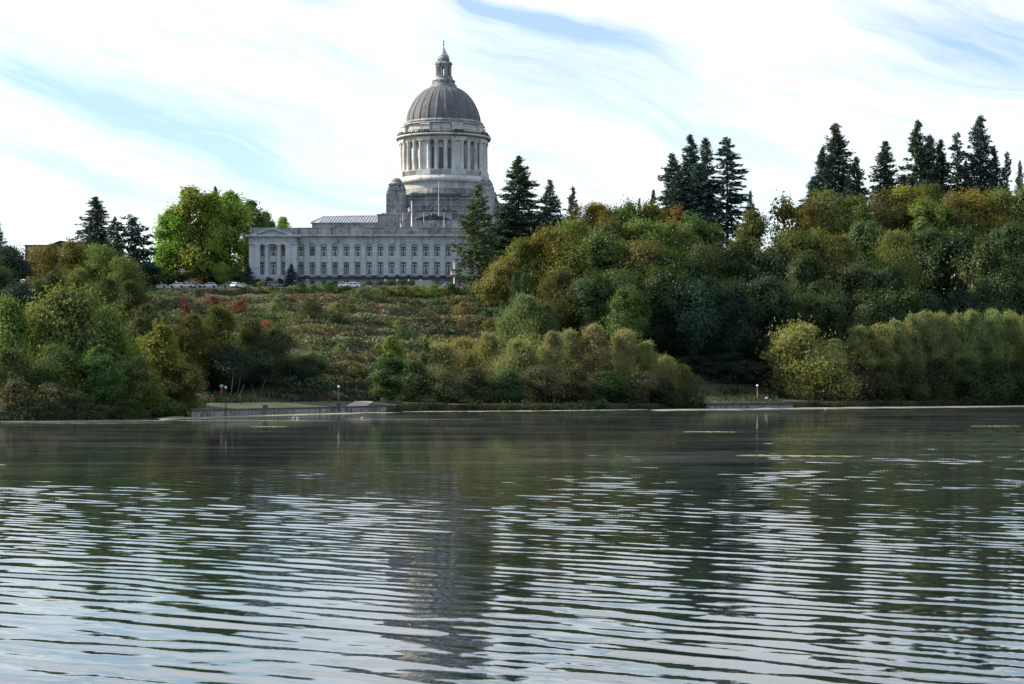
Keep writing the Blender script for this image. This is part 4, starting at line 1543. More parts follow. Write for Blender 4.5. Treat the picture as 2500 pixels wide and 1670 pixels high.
for q, (px, top, hw, Y, lab) in enumerate([
        (1010, 880, 52, 432, 'brownish waterside shrub at the lake wall end'),
        (1085, 905, 56, 430, 'dark waterside shrub in front of the first olive bush'),
        (1160, 900, 58, 434, 'dark waterside shrub, second along the point from the lake wall'),
        (1240, 905, 58, 438, 'dark waterside shrub, third along the point from the lake wall'),
        (1320, 895, 60, 442, 'dark waterside shrub in the middle of the point'),
        (1400, 900, 58, 446, 'dark waterside shrub below the pale sunlit top'),
        (1480, 905, 58, 452, 'dark waterside shrub below the tallest bush'),
        (1555, 908, 54, 456, 'dark waterside shrub below the golden bush'),
        (1620, 922, 48, 460, 'brown waterside shrub near the tip')]):
    t('willow_shrub', 'dome', px, top, hw, Y, ('dkgreen', 'brown', (.05, .06, .025))[q % 3], .25, lab, 'bush', group='dark shrubs at the waterline of the point', cb=0)
# --- conifers behind and beside the courthouse
t('larch_tree', 'larch', 1167, 452, 62, 560, 'larch', 0, 'feathery olive conifer standing before the end of the colonnaded courthouse', 'tree', cb=.02)
t(F, 'fir', 1266, 383, 56, 580, 'fir', 0, 'big dark fir just beside the dome', cb=.08)
t(F, 'fir', 1240, 500, 60, 572, 'fir', 0, 'lower dark fir in front of the big fir beside the dome', cb=.03)
t(F, 'spruce', 1342, 441, 50, 585, 'fir', 0, 'dark spruce with a dense pointed crown next to the big fir', cb=.05)
t('larch_tree', 'larch', 1398, 457, 32, 590, (.045, .06, .028), 0, 'thin see-through conifer between the spruce and the yellow treetops', cb=.1)
t(F, 'spruce', 1312, 540, 54, 575, 'fir', 0, 'small dark conifer below the dense spruce')
t(F, 'fir', 1561, 485, 12, 640, 'fir', 0, 'tiny conifer tip above the yellow treetops')
t(F, 'fir', 1595, 465, 17, 640, 'fir', 0, 'small conifer at the foot of the dense fir cluster')
for q, (kind, px, top, hw, Y, cb, lab) in enumerate([
        ('fir', 1640, 377, 42, 625, .06, 'first and lowest fir of the dense cluster above the yellow trees'),
        ('fir', 1686, 331, 46, 630, .06, 'tallest fir of the dense cluster'),
        ('fir', 1722, 338, 36, 622, .06, 'twin-topped neighbour of the tallest fir in the dense cluster'),
        ('thinfir', 1774, 336, 50, 615, .14, 'lone tall fir with a bare visible trunk'),
        ('fir', 1660, 420, 50, 618, .05, 'shaded fir in the body of the dense cluster'),
        ('fir', 1705, 400, 44, 616, .05, 'shaded fir between the twin top and the lone fir'),
        ('spruce', 1832, 468, 26, 640, .05, 'small conifer past the lone tall fir'),
        ('fir', 2008, 361, 38, 650, .06, 'fir leaning on the broad-boughed tall fir'),
        ('fir', 2040, 304, 52, 655, .06, 'broad-boughed tall fir at the start of the long ridge row'),
        ('fir', 1985, 440, 44, 648, .05, 'low spreading fir at the start of the ridge row'),
        ('fir', 2091, 385, 32, 650, .06, 'short pointed fir after the broad-boughed one'),
        ('spruce', 2070, 420, 34, 646, .05, 'dark round-topped conifer before the short pointed fir'),
        ('fir', 2161, 347, 44, 655, .06, 'fir standing by itself in the middle of the ridge row'),
        ('fir', 2206, 428, 30, 655, .06, 'low fir in the dip of the ridge row'),
        ('fir', 2240, 297, 44, 662, .06, 'tall fir with a narrow pointed top, after the dip'),
        ('fir', 2270, 331, 40, 660, .06, 'fir close behind the narrow-topped one'),
        ('fir', 2296, 343, 36, 662, .06, 'third fir of the tight group after the dip'),
        ('thinfir', 2337, 325, 32, 658, .10, 'slim fir with a bare lower trunk'),
        ('fir', 2358, 393, 26, 664, .05, 'short fir between the slim fir and the tallest one'),
        ('fir', 2394, 286, 50, 660, .05, 'tallest fir of the long ridge row'),
        ('fir', 2426, 360, 34, 662, .05, 'fir on the shoulder of the tallest ridge fir'),
        ('thinfir', 2458, 371, 24, 664, .12, 'scrawny see-through fir near the frame edge'),
        ('spruce', 2490, 395, 26, 668, .05, 'small pointed fir at the right frame edge')]):
    t(F, kind, px, top, hw, Y, ('fir', 'bluefir')[q % 2], 0, lab, group=G_FIR, cb=cb)
# --- the wooded slope
for q, (kind, px, top, hw, Y, col, trn, cb, lab) in enumerate([
        ('maple', 1234, 632, 42, 540, (.165, .15, .03), .4, .03, 'orange and yellow maple at the edge of the hillside'),
        ('maple', 1282, 586, 44, 548, (.10, .11, .02), .35, .03, 'yellow-green tree above the orange maple'),
        ('willow', 1346, 562, 62, 546, (.115, .115, .022), .3, .03, 'large bright olive tree below the dense spruce'),
        ('willow', 1404, 540, 56, 556, 'olive', .4, .03, 'olive tree above and beyond the large bright olive one'),
        ('maple', 1452, 496, 36, 585, (.15, .13, .02), .5, .05, 'small yellow treetop against the sky, next to the see-through conifer'),
        ('maple', 1522, 494, 50, 588, 'olive', .55, .03, 'golden crown on the skyline between the small yellow top and the fir cluster'),
        ('maple', 1592, 500, 48, 590, (.10, .10, .02), .55, .03, 'golden crown on the skyline at the foot of the fir cluster'),
        ('maple', 1480, 535, 56, 562, 'bronze', .4, .03, 'bronze tree under the skyline golden crowns'),
        ('maple', 1560, 540, 58, 566, 'olive', .35, .03, 'large olive tree below the fir cluster'),
        ('open', 1644, 502, 32, 600, (.16, .11, .02), .8, .08, 'orange open tree right in front of the fir cluster'),
        ('round', 1645, 548, 52, 568, 'olive', .4, .03, 'rounded olive tree under the orange open tree'),
        ('maple', 1706, 530, 46, 575, 'green', .3, .03, 'green tree below the lone tall fir'),
        ('maple', 1478, 575, 58, 548, 'green', .2, .03, 'green maple in the heart of the slope'),
        ('maple', 1412, 600, 54, 540, (.09, .098, .022), .25, .03, 'olive tree below the bright olive one, toward the hillside'),
        ('maple', 1566, 590, 54, 548, 'bronze', .35, .03, 'reddish brown tree in the heart of the slope'),
        ('round', 1640, 610, 58, 548, 'dkgreen', .2, .03, 'dark tree right of the reddish brown tree'),
        ('round', 1716, 600, 52, 555, 'dkgreen', .2, .03, 'dark tree below the lone tall fir trunk'),
        ('tall', 1838, 515, 40, 600, (.085, .10, .022), .3, .12, 'slender maple standing apart past the lone fir'),
        ('maple', 1790, 600, 46, 572, 'dkgreen', .15, .03, 'dark tree at the foot of the slender maple'),
        ('open', 1920, 482, 44, 612, (.15, .12, .02), .55, .05, 'see-through yellow maple on the skyline'),
        ('maple', 1965, 497, 40, 608, (.11, .10, .02), .5, .05, 'yellow maple under the low spreading fir'),
        ('round', 2022, 466, 44, 618, (.12, .125, .038), .3, .03, 'tan crown below the broad-boughed fir'),
        ('maple', 2086, 482, 46, 616, 'olive', .45, .03, 'olive crown touched with orange below the short pointed fir'),
        ('round', 2166, 466, 46, 622, (.07, .08, .024), .25, .03, 'dull olive crown below the fir standing by itself'),
        ('maple', 2220, 456, 42, 622, (.16, .135, .018), .55, .03, 'bright yellow-orange crown below the dip in the firs'),
        ('willow', 2275, 451, 34, 628, (.085, .09, .028), .2, .03, 'pale smooth crown tucked under the tight fir group'),
        ('maple', 2272, 486, 46, 612, 'olive', .3, .03, 'olive tree below the pale smooth crown'),
        ('maple', 2326, 472, 46, 616, 'bronze', .35, .03, 'bronze crown below the slim fir'),
        ('round', 2392, 467, 50, 620, (.19, .125, .025), .5, .03, 'orange crown below the tallest ridge fir'),
        ('round', 2450, 464, 46, 624, 'olive', .35, .03, 'olive crown below the scrawny fir'),
        ('maple', 2500, 458, 46, 622, 'olive', .4, .03, 'olive crown at the right frame edge under the small pointed fir'),
        ('maple', 1938, 566, 50, 578, (.07, .085, .02), .3, .03, 'middle-slope tree below the see-through yellow maple'),
        ('maple', 2010, 563, 44, 580, 'olive', .45, .03, 'middle-slope tree with orange tips below the tan crown'),
        ('willow', 2052, 577, 36, 576, (.10, .125, .036), .1, .05, 'pale narrow tree on the middle slope'),
        ('willow', 2182, 567, 48, 576, (.115, .15, .036), .1, .03, 'bright dome-topped tree alone on the middle slope'),
        ('maple', 2118, 545, 48, 590, 'green', .2, .03, 'green tree above the bright dome-topped one'),
        ('tall', 2406, 584, 46, 580, (.055, .085, .025), .1, .03, 'fresh green tree on the middle slope under the orange crown'),
        ('maple', 2340, 560, 52, 598, 'dkgreen', .2, .3, 'dark tree over the grove of bare trunks'),
        ('maple', 2268, 560, 50, 600, 'dkgreen', .2, .3, 'dark tree beside the grove of bare trunks'),
        ('maple', 2470, 545, 52, 592, 'dkgreen', .2, .03, 'dark tree at the right frame edge on the middle slope'),
        ('maple', 1880, 600, 48, 572, 'dkgreen', .2, .03, 'dark green tree below the yellow skyline maples'),
        ('maple', 1975, 620, 56, 562, (.04, .065, .022), .15, .02, 'dark green tree under the orange-tipped tree'),
        ('maple', 2080, 650, 56, 560, 'dkgreen', .15, .02, 'dark green tree below the pale narrow tree'),
        ('maple', 2170, 645, 52, 562, (.04, .068, .022), .15, .02, 'green tree under the bright dome-topped one'),
        ('maple', 2440, 660, 56, 575, 'dkgreen', .1, .02, 'dark tree below the fresh green tree'),
        ('round', 2500, 655, 50, 580, 'deep', .15, .02, 'blackish tree at the right frame edge'),
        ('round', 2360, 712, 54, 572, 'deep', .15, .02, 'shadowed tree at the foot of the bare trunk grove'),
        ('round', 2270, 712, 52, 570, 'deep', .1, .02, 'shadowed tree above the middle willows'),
        ('maple', 1612, 652, 62, 528, (.045, .075, .022), .25, .02, 'big leafy tree with pale bough tips above the golden bush'),
        ('maple', 1510, 660, 56, 522, 'dkgreen', .2, .02, 'dark tree above the tallest bush'),
        ('maple', 1440, 668, 52, 518, 'dkgreen', .25, .02, 'dark tree below the heart of the slope'),
        ('willow', 1370, 660, 54, 522, (.085, .095, .025), .2, .02, 'olive tree above the pale green willow'),
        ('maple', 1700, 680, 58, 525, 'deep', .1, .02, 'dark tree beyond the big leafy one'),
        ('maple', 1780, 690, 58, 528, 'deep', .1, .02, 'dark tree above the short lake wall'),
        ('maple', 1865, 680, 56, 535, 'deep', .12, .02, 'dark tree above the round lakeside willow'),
        ('maple', 1945, 700, 56, 540, 'dkgreen', .12, .02, 'dark tree behind the round lakeside willow'),
        ('maple', 2030, 715, 54, 545, 'dkgreen', .1, .02, 'dark tree above the notch in the willows'),
        ('maple', 2120, 715, 54, 550, 'dkgreen', .12, .02, 'dark tree behind the willow row past the notch'),
        ('maple', 2195, 710, 50, 555, 'dkgreen', .12, .02, 'dark tree behind the higher willows'),
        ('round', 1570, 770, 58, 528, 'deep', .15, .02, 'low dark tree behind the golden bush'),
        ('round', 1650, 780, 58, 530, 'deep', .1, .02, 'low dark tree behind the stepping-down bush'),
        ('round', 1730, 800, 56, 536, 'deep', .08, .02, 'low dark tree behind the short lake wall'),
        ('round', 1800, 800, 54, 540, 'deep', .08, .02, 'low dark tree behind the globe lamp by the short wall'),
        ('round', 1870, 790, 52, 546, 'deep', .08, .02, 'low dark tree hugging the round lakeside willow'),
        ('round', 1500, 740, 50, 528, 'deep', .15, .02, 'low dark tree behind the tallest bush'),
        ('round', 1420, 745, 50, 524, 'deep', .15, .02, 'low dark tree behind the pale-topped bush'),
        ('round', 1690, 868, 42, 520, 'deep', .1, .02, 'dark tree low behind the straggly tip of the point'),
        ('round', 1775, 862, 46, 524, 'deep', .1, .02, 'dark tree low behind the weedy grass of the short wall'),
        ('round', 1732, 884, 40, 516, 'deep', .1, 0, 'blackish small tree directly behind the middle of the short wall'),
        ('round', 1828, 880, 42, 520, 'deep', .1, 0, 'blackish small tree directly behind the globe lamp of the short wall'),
        ('maple', 1535, 700, 40, 500, (.065, .09, .025), .2, .02, 'ivy-hung tree with pale leafy tips, in the shadow above the golden bush')]):
    t(B, kind, px, top, hw, Y, col, trn, lab, group=G_WOOD, cb=cb)
t('willow_tree', 'willow', 1276, 722, 60, 492, 'sage', .12, 'pale sage-green willow at the edge of the hillside, above the bushes', cb=.02)
t('willow_tree', 'willow', 1330, 745, 40, 490, (.075, .09, .03), .12, 'grey-green willow beside the pale sage one', cb=.02)
t('cypress_tree', 'column', 1258, 664, 20, 512, 'arbor', .05, 'shorter of the two dark green cypresses', cb=.01)
t('cypress_tree', 'column', 1284, 649, 24, 514, 'arbor', .05, 'taller of the two dark green cypresses', cb=.01)
t(B, 'column', 1225, 735, 12, 500, 'green', .1, 'small green cone bush at the hillside edge by the cypresses', cb=0)
# --- willows along the lake edge on the right
for q, (px, top, hw, Y, col, trn, lab) in enumerate([
        (1960, 795, 100, 513, 'willow', .3, 'big round willow standing apart next to the short lake wall'),
        (2038, 830, 38, 524, 'willow', .3, 'smaller willow leaning on the big round one'),
        (2096, 800, 44, 528, 'willow', .35, 'first willow of the long row, past the notch'),
        (2150, 794, 44, 532, 'willow', .4, 'second willow of the long row'),
        (2186, 784, 40, 536, 'willow', .35, 'third willow of the long row'),
        (2226, 772, 44, 540, 'willow', .38, 'fourth willow of the long row, where it steps up'),
        (2262, 764, 42, 542, 'willow', .4, 'yellowest willow at the first high point of the row'),
        (2298, 766, 40, 545, 'willow', .32, 'willow after the first high point of the row'),
        (2336, 770, 40, 548, 'willow', .35, 'willow in the slight dip of the row'),
        (2374, 762, 44, 552, 'willow', .32, 'willow at the second high point of the row'),
        (2424, 759, 44, 556, 'willow', .3, 'tallest willow of the long row'),
        (2466, 765, 40, 558, 'willow', .28, 'last but one willow toward the frame edge'),
        (2506, 774, 44, 562, 'willow', .3, 'willow cut by the right frame edge')]):
    t(W_, 'willow', px, top, hw, Y, col, trn, lab, group=G_WIL, cb=0)
for q, (px, top, hw, Y, lab) in enumerate([  # added dark foliage stands for the willows' own shaded lower parts
        (2030, 880, 48, 512, 'dark clump added for shade at the water below the smaller leaning willow'),
        (2095, 885, 46, 518, 'dark clump added for shade at the water below the first willow of the row'),
        (2160, 880, 48, 524, 'dark clump added for shade at the water below the second and third willows'),
        (2228, 880, 48, 530, 'dark clump added for shade at the water where the row steps up'),
        (2296, 875, 50, 536, 'dark clump added for shade at the water below the first high point'),
        (2365, 875, 50, 542, 'dark clump added for shade at the water below the second high point'),
        (2435, 875, 50, 548, 'dark clump added for shade at the water below the tallest willow'),
        (2500, 878, 48, 553, 'dark clump added for shade at the water by the right frame edge')]):
    t('willow_shrub', 'dome', px, top, hw, Y, ('dkgreen', (.05, .06, .024), 'dkgreen')[q % 3], .2, lab, 'bush', group='dark clumps added for shade under the willows', cb=0)
# --- shrubs on the open hillside
for q, (kind, px, top, hw, Y, col, trn, lab) in enumerate([
        ('shrub', 350, 683, 21, 575, 'coral', .1, 'coral-red tree crown at the far end of the parked cars'),
        ('open', 470, 681, 26, 574, 'coral', .1, 'spreading coral-leaved tree over the parked cars'),
        ('shrub', 520, 725, 20, 545, 'red', .05, 'bright red shrub on the upper hillside'),
        ('shrub', 453, 745, 22, 535, 'crimson', .05, 'dark crimson shrub low among the red ones'),
        ('shrub', 447, 728, 12, 545, 'coral', .4, 'small rust shrub above the dark crimson one'),
        ('shrub', 588, 735, 24, 535, 'red', .25, 'largest red shrub, orange at its top'),
        ('shrub', 545, 742, 16, 535, 'red', .05, 'red shrub peeping over the olive dome tree'),
        ('shrub', 645, 784, 18, 500, 'coral', .05, 'red shrub halfway down, at the end of the olive trees'),
        ('shrub', 484, 708, 15, 560, 'arbor', .05, 'clipped round green bush by the coral-leaved tree'),
        ('shrub', 676, 728, 26, 545, 'sage', .1, 'wide grey-green bush on the upper hillside'),
        ('shrub', 752, 728, 34, 545, (.075, .068, .028), .3, 'wide brown-green bush in the middle of the upper hillside'),
        ('shrub', 822, 742, 26, 535, 'sage', .15, 'spiky pale green bush on the middle hillside'),
        ('shrub', 885, 706, 22, 556, (.07, .09, .05), .05, 'silvery bush below the long hedge'),
        ('shrub', 1163, 738, 15, 540, 'arbor', .05, 'round fresh green bush near the cypresses'),
        ('shrub', 1130, 740, 26, 540, 'tan', .4, 'tan bush beside the round fresh green one'),
        ('shrub', 1182, 764, 16, 528, 'green', .15, 'green bush below the round fresh green one'),
        ('shrub', 1140, 772, 24, 525, (.12, .09, .06), .1, 'grey-tan twiggy bush at the hillside edge'),
        ('shrub', 1194, 785, 20, 522, 'bronze', .2, 'dark reddish bush beside the pale sage willow'),
        ('shrub', 968, 786, 12, 512, 'lime', .1, 'small bright yellow-green bush in the middle of the hillside'),
        ('shrub', 660, 768, 12, 512, 'sage', .1, 'small pale green bush above the red one'),
        ('shrub', 830, 842, 18, 470, 'sage', .1, 'grey-green bush low on the hillside'),
        ('shrub', 760, 856, 20, 465, 'sage', .1, 'grey-green bush low on the hillside by the olive trees'),
        ('shrub', 1030, 822, 10, 480, 'sage', .2, 'small round bush on the grassy terrace edge'),
        ('shrub', 590, 694, 14, 575, 'yellow', .3, 'small yellow-leaved tree by the white car'),
        ('open', 640, 685, 14, 577, 'tan', .5, 'thin bare-looking tan sapling by the pale roadside wall'),
        ('shrub', 800, 905, 30, 445, (.05, .05, .025), .3, 'dim bush above the footpath'),
        ('shrub', 840, 880, 26, 455, 'tan', .3, 'tan grassy bush above the footpath'),
        ('shrub', 925, 842, 26, 465, 'tan', .35, 'tan bush just behind the bright lime tree')]):
    t(S_, kind, px, top, hw, Y, col, trn, lab, 'shrub', group='shrubs on the open hillside', cb=0.02, trunk=(kind == 'open'))
# --- hedge along the brow and planting by the courthouse
for q, (px, top, hw, col, trn, lab) in enumerate([
        (735, 690, 22, 'arbor', .1, 'dark green end of the brow hedge by the roadside wall'),
        (770, 694, 24, 'green', .25, 'brow hedge bush with a brownish top'),
        (805, 688, 24, 'arbor', .15, 'taller fresh green bush of the brow hedge'),
        (845, 697, 26, 'dkgreen', .3, 'brow hedge bush below the first concrete box'),
        (890, 700, 26, 'olive', .35, 'brow hedge bush just past the first concrete box'),
        (935, 697, 26, 'olive', .5, 'yellowing brow hedge bush below the entrance'),
        (980, 696, 26, (.11, .11, .025), .5, 'yellowest bush of the brow hedge'),
        (1020, 697, 24, 'olive', .3, 'brow hedge bush below the second concrete box'),
        (1060, 694, 26, 'olive', .45, 'orange-topped brow hedge bush'),
        (1100, 690, 26, 'arbor', .2, 'brow hedge bush next to the feathery conifer')]):
    t('hedge_bush', 'shrub', px, top, hw * 1.15, 553.5 - (q % 3), col, trn, lab, 'hedge bush', group='hedge along the brow of the hill', cb=0, trunk=False)
for q, (px, top, hw, col, lab) in enumerate([
        (632, 681, 17, 'dkgreen', 'clipped shrub under the end bay, beside the corner spruce'),
        (657, 677, 18, 'arbor', 'tallest clipped shrub under the end bay'),
        (683, 679, 17, 'dkgreen', 'clipped shrub under the end bay, next to the dark spruce'),
        (700, 694, 18, 'dkgreen', 'low dark shrub at the foot of the dark spruce'),
        (622, 698, 18, 'dkgreen', 'low dark shrub at the foot of the corner spruce')]):
    t('hedge_bush', 'shrub', px, top, hw, 590.5, col, .1, lab, 'hedge bush', group='planting under the courthouse end bay', cb=0, trunk=False)
for q, px in enumerate((900, 925, 952, 978, 1003)):
    t('planter_shrub', 'shrub', px, 689.5, 14, 574, 'dkgreen', .1,
      ('low planter shrub next to the first concrete box', 'second low planter shrub from the first concrete box', 'low planter shrub in the middle of the planter',
       'fourth low planter shrub from the first concrete box', 'low planter shrub next to the second concrete box')[q], 'shrub', group='low shrubs in the entrance planter', cb=0, trunk=False, base=695.5)

for a, k in T:
    plant(*a, **k)

# pale bare stems: a grove of trunks on the wooded slope and thin stems behind the lawn
for q, (px, y0, y1, Y, lean, lab) in enumerate([
        (2256, 715, 600, 598, 2, 'pale bare trunk, first of the grove on the wooded slope'),
        (2276, 712, 600, 602, 5, 'pale bare trunk, second of the grove'),
        (2292, 705, 600, 606, -2, 'thin pale trunk, third of the grove'),
        (2316, 712, 600, 600, 3, 'leaning pale trunk in the middle of the grove'),
        (2333, 708, 600, 604, -4, 'pale trunk, last but one of the grove'),
        (2350, 700, 600, 606, 6, 'slanting pale trunk, last of the grove')]):
    p0, p1 = at(px, y0, Y), at(px + lean, y1, Y)
    b = MB().tube([p0, p0.lerp(p1, .5) + Vector((.15, 0, 0)), p1], [.26, .2, .12], 7)
    o = b.build('bare_tree', M['bark_pale'])
    tag(o, lab, 'tree trunk', 'bare trunks of the grove')
for q, (px, y0, px1, y1, Y, lab) in enumerate([
        (561, 980, 569, 920, 385, 'pale slender stem just past the first lamp post'),
        (574, 980, 588, 915, 387, 'pale slender stem, second past the first lamp post'),
        (578, 978, 596, 940, 384, 'pale stem leaning away behind the lawn'),
        (621, 978, 614, 935, 392, 'pale stem of the forked pair leaning toward the lamp post'),
        (629, 976, 648, 926, 392, 'pale stem of the forked pair leaning away from the lamp post')]):
    p0, p1 = at(px, y0, Y), at(px1, y1, Y)
    b = MB().tube([p0, p0.lerp(p1, .5) + Vector((.08, 0, .05)), p1], [.085, .065, .035], 6)
    o = b.build('thin_tree', M['bark_pale'])
    tag(o, lab, 'tree stem', 'thin stems behind the lawn')

# ------------------------------------------------------------------ ground cover


def cover(name, label, mounds, palette, leaf, seed, per, tall=.55):
    """mounds: x, y, rx, ry, h, palette index"""
    rg = np.random.default_rng(seed)
    C, T, Nn, Ls, A = [], [], [], [], []
    mounds = np.asarray(mounds)
    zg_ = np.maximum(ground(mounds[:, 0], mounds[:, 1]), .1)
    for (x, y, rx, ry, h, ci), z0 in zip(mounds, zg_):
        n = max(10, int(per * rx * ry))
        d = sphere_pts(rg, n)
        d[:, 2] = np.abs(d[:, 2])
        rr = rg.uniform(.75, 1.08, n)
        p = np.stack([x + d[:, 0] * rx * rr, y + d[:, 1] * ry * rr, z0 - .15 + d[:, 2] * h * rr], -1)
        C.append(p)
        T.append(unit(rg.normal(size=(n, 3)) + np.array([0, 0, tall])))
        Nn.append(unit(d * .8 + rg.normal(size=(n, 3)) * .5))
        Ls.append(leaf * rg.uniform(.6, 1.5, n))
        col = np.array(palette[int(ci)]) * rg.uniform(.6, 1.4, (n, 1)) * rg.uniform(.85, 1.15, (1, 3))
        A.append(np.clip(col, 0, 1))
    C, T, Nn, Ls, A = (np.concatenate(q) for q in (C, T, Nn, Ls, A))
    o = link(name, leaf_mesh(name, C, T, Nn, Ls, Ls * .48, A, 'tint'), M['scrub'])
    return tag(o, label, 'ground cover', None, 'stuff')


rg = np.random.default_rng(5)
HP = [(.09, .108, .046), (.078, .10, .05), (.13, .138, .056), (.16, .15, .08), (.25, .225, .14), (.115, .105, .058), (.06, .08, .042)]
md = []
for row in range(9):                                # one hedge-like row on the riser of each terrace, tan grass on its flat painting the lit edge
    x = -128.0
    while x < 8:
        foot = max(float(ysoft(x)), float(yshore(x))) + 26
        run = float(yedge(x)) - foot
        s = math.sin(x * .06 + row * 1.9) + .6 * math.sin(x * .17 - row * .9)
        big = rg.uniform() < .8
        rx = rg.uniform(3.5, 8.0) if big else rg.uniform(1.5, 3)
        y = foot + run * (row + .66) / 9.0 + rg.normal(0, .9) + 1.5 * math.sin(x * .11 + row)
        ci = rg.choice([0, 1, 0, 2, 6, 1]) if s < 1.05 else rg.choice([3, 2, 2, 5, 3])
        if rg.uniform() < .08:
            ci = rg.integers(0, 7)
        if row >= 7 and x < -45:
            ci = rg.choice([3, 2, 5, 3, 1, 0])
        md.append((x, y, rx, rg.uniform(2.0, 3.0), rg.uniform(2.2, 3.3) * (.6 if row == 8 else 1) * (1 if ci in (0, 1, 2, 6) else .7), ci))
        if rg.uniform() < .7:
            md.append((x + rg.normal(0, 2), y - rg.uniform(3, 5), rx * .6, rg.uniform(1.2, 2), rg.uniform(.9, 1.7), ci if rg.uniform() < .6 else rg.choice([0, 2, 3])))
        for e in (-.5, .5):
            md.append((x + e * rx * 1.3 + rg.normal(0, .6), y + 2.6 + rg.normal(0, .4), rx * .62, 1.3, rg.uniform(.9, 1.6), rg.choice([3, 4, 4, 3, 2])))  # tan grass strip, also imitating the sunlit top edge of each row
        if rg.uniform() < .6:
            md.append((x + rg.normal(0, 2), y - rg.uniform(5.5, 8), rx * .7, 1.4, rg.uniform(.5, 1.0), rg.choice([3, 4, 2, 3, 5])))
        x += rx * rg.uniform(1.3, 1.75)
for k in range(240):                                 # loose tufts between the rows
    x = rg.uniform(-125, 8)
    ys, ye = float(yshore(x)) + 26, float(yedge(x))
    md.append((x, ys + (ye - ys) * rg.uniform(.0, 1), rg.uniform(.5, 1.3), rg.uniform(.5, 1.1), rg.uniform(.6, 1.5), rg.choice([3, 4, 4, 2, 5])))
cover('hillside_scrub', 'low terraced scrub and dry grass mounds covering the open hillside', md, HP, .36, 6, 34)
md = []
for k in range(900):
    x = rg.uniform(-4, 215)
    ys, ye = float(yshore(x)), float(yedge(x)) + 40
    y = ys + 8 + (ye - ys - 8) * rg.uniform(0, 1)
    if 40 < x < 72 and y < ys + 21:
        continue
    md.append((x, y, rg.uniform(1.5, 4), rg.uniform(1.5, 3), rg.uniform(1, 3.2), rg.integers(0, 3)))
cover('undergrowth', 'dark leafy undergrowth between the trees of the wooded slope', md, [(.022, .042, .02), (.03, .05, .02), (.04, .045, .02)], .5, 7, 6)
md = []
for k in range(420):
    x = rg.uniform(-170, -50)
    ys = float(yshore(x))
    y = ys + rg.uniform(2, 230)
    if x > -58 and y < ys + 25:
        continue
    if y > ys + 60 and x > -95:
        continue
    md.append((x, y, rg.uniform(1.5, 4), rg.uniform(1.5, 3), rg.uniform(1, 3.0), rg.integers(0, 3)))
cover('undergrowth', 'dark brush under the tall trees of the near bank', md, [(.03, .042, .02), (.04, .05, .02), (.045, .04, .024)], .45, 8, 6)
md = []
for k in range(330):
    x = rg.uniform(40, 66)
    md.append((x, float(yshore(x)) + rg.uniform(1.2, 26) ** 1.0, rg.uniform(.4, .9), rg.uniform(.3, .6), rg.uniform(.6, 1.9), rg.integers(0, 3)))
cover('tall_grass', 'tall weedy grass growing behind the short lake wall', md, [(.05, .075, .03), (.07, .085, .035), (.12, .125, .07)], .16, 9, 60, 2.5)
md = []
for k in range(260):
    x = rg.uniform(-58, -22)
    md.append((x, float(yshore(x)) + 26 + rg.uniform(-1.0, 22), rg.uniform(1, 2.5), rg.uniform(.6, 1.2), rg.uniform(.5, 1.4), rg.integers(0, 3)))
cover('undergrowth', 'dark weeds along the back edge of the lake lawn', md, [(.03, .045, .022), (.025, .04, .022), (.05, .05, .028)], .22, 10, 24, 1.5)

md = []
for k in range(620):
    x = rg.uniform(-170, 175)
    if -59 < x < -24 or 44.5 < x < 69.5:
        continue
    md.append((x, float(yshore(x)) + rg.uniform(-1.6, .8), rg.uniform(.8, 2.2), rg.uniform(.6, 1.3), rg.uniform(.8, 2.0), rg.integers(0, 3)))
cover('bank_weeds', 'dark weeds and brush overhanging the natural banks of the lake', md, [(.035, .05, .022), (.05, .048, .03), (.05, .07, .028)], .24, 12, 30)


# ------------------------------------------------------------------ lake walls


def wall_along(name, x0, x1, h, th, mat, cap, label, t0=-.42, steps=None, cap_h=.36):
    xs = sorted([x0, x1] + [p[0] for p in SHORE if x0 < p[0] < x1])
    root = empty(name, (x0, float(yshore(x0)), 0))
    tag(root, label, 'retaining wall')
    for nm, za, zb, ta, tb, mt in (('wall_face', -.5, h - cap_h, t0, t0 + th, mat), ('cap', h - cap_h, h, t0 - .06, t0 + th + .1, cap)):
        P = []
        for tt_, zz in ((ta, za), (ta, zb), (tb, zb), (tb, za)):
            P.append([(x - x0, float(yshore(x)) + tt_ - float(yshore(x0)), zz) for x in xs])
        P = np.array(P + [P[0]])
        me = grid_mesh(nm, P)
        me.polygons.foreach_set('use_smooth', np.zeros(len(me.polygons), bool))
        link(nm, me, mat if nm != 'cap' else cap, root)
    return root


wall_along('lake_wall', -57.3, -24.9, 1.22, 1.0, M['concrete'], M['cap'], 'long grey concrete lake wall with stained face below the lawn')
wall_along('lake_wall', 45.6, 68.6, 1.05, 1.2, M['concrete'], M['cap'], 'short grey concrete lake wall by the round willow', cap_h=.42)


def post_at(px, Y):
    X = (px - CX) / FPX * Y
    return X, gz(X, Y)


def block(px, Y, label):
    X, z = post_at(px, Y)
    z = 1.22
    b = MB().box(-.42, .42, -.35, .35, 0, .55).box(-.34, .34, -.28, .28, .55, .62)
    o = b.build('mooring_block', M['cap'])
    o.location = (X, Y, z)
    tag(o, label, 'concrete block', 'blocks on the lake wall')


block(648, float(yshore(-46.5)) + .1, 'dark block on the long lake wall, halfway between the two lamp posts')
block(827, float(yshore(-34.8)) + .1, 'dark block on the long lake wall under the second lamp post')


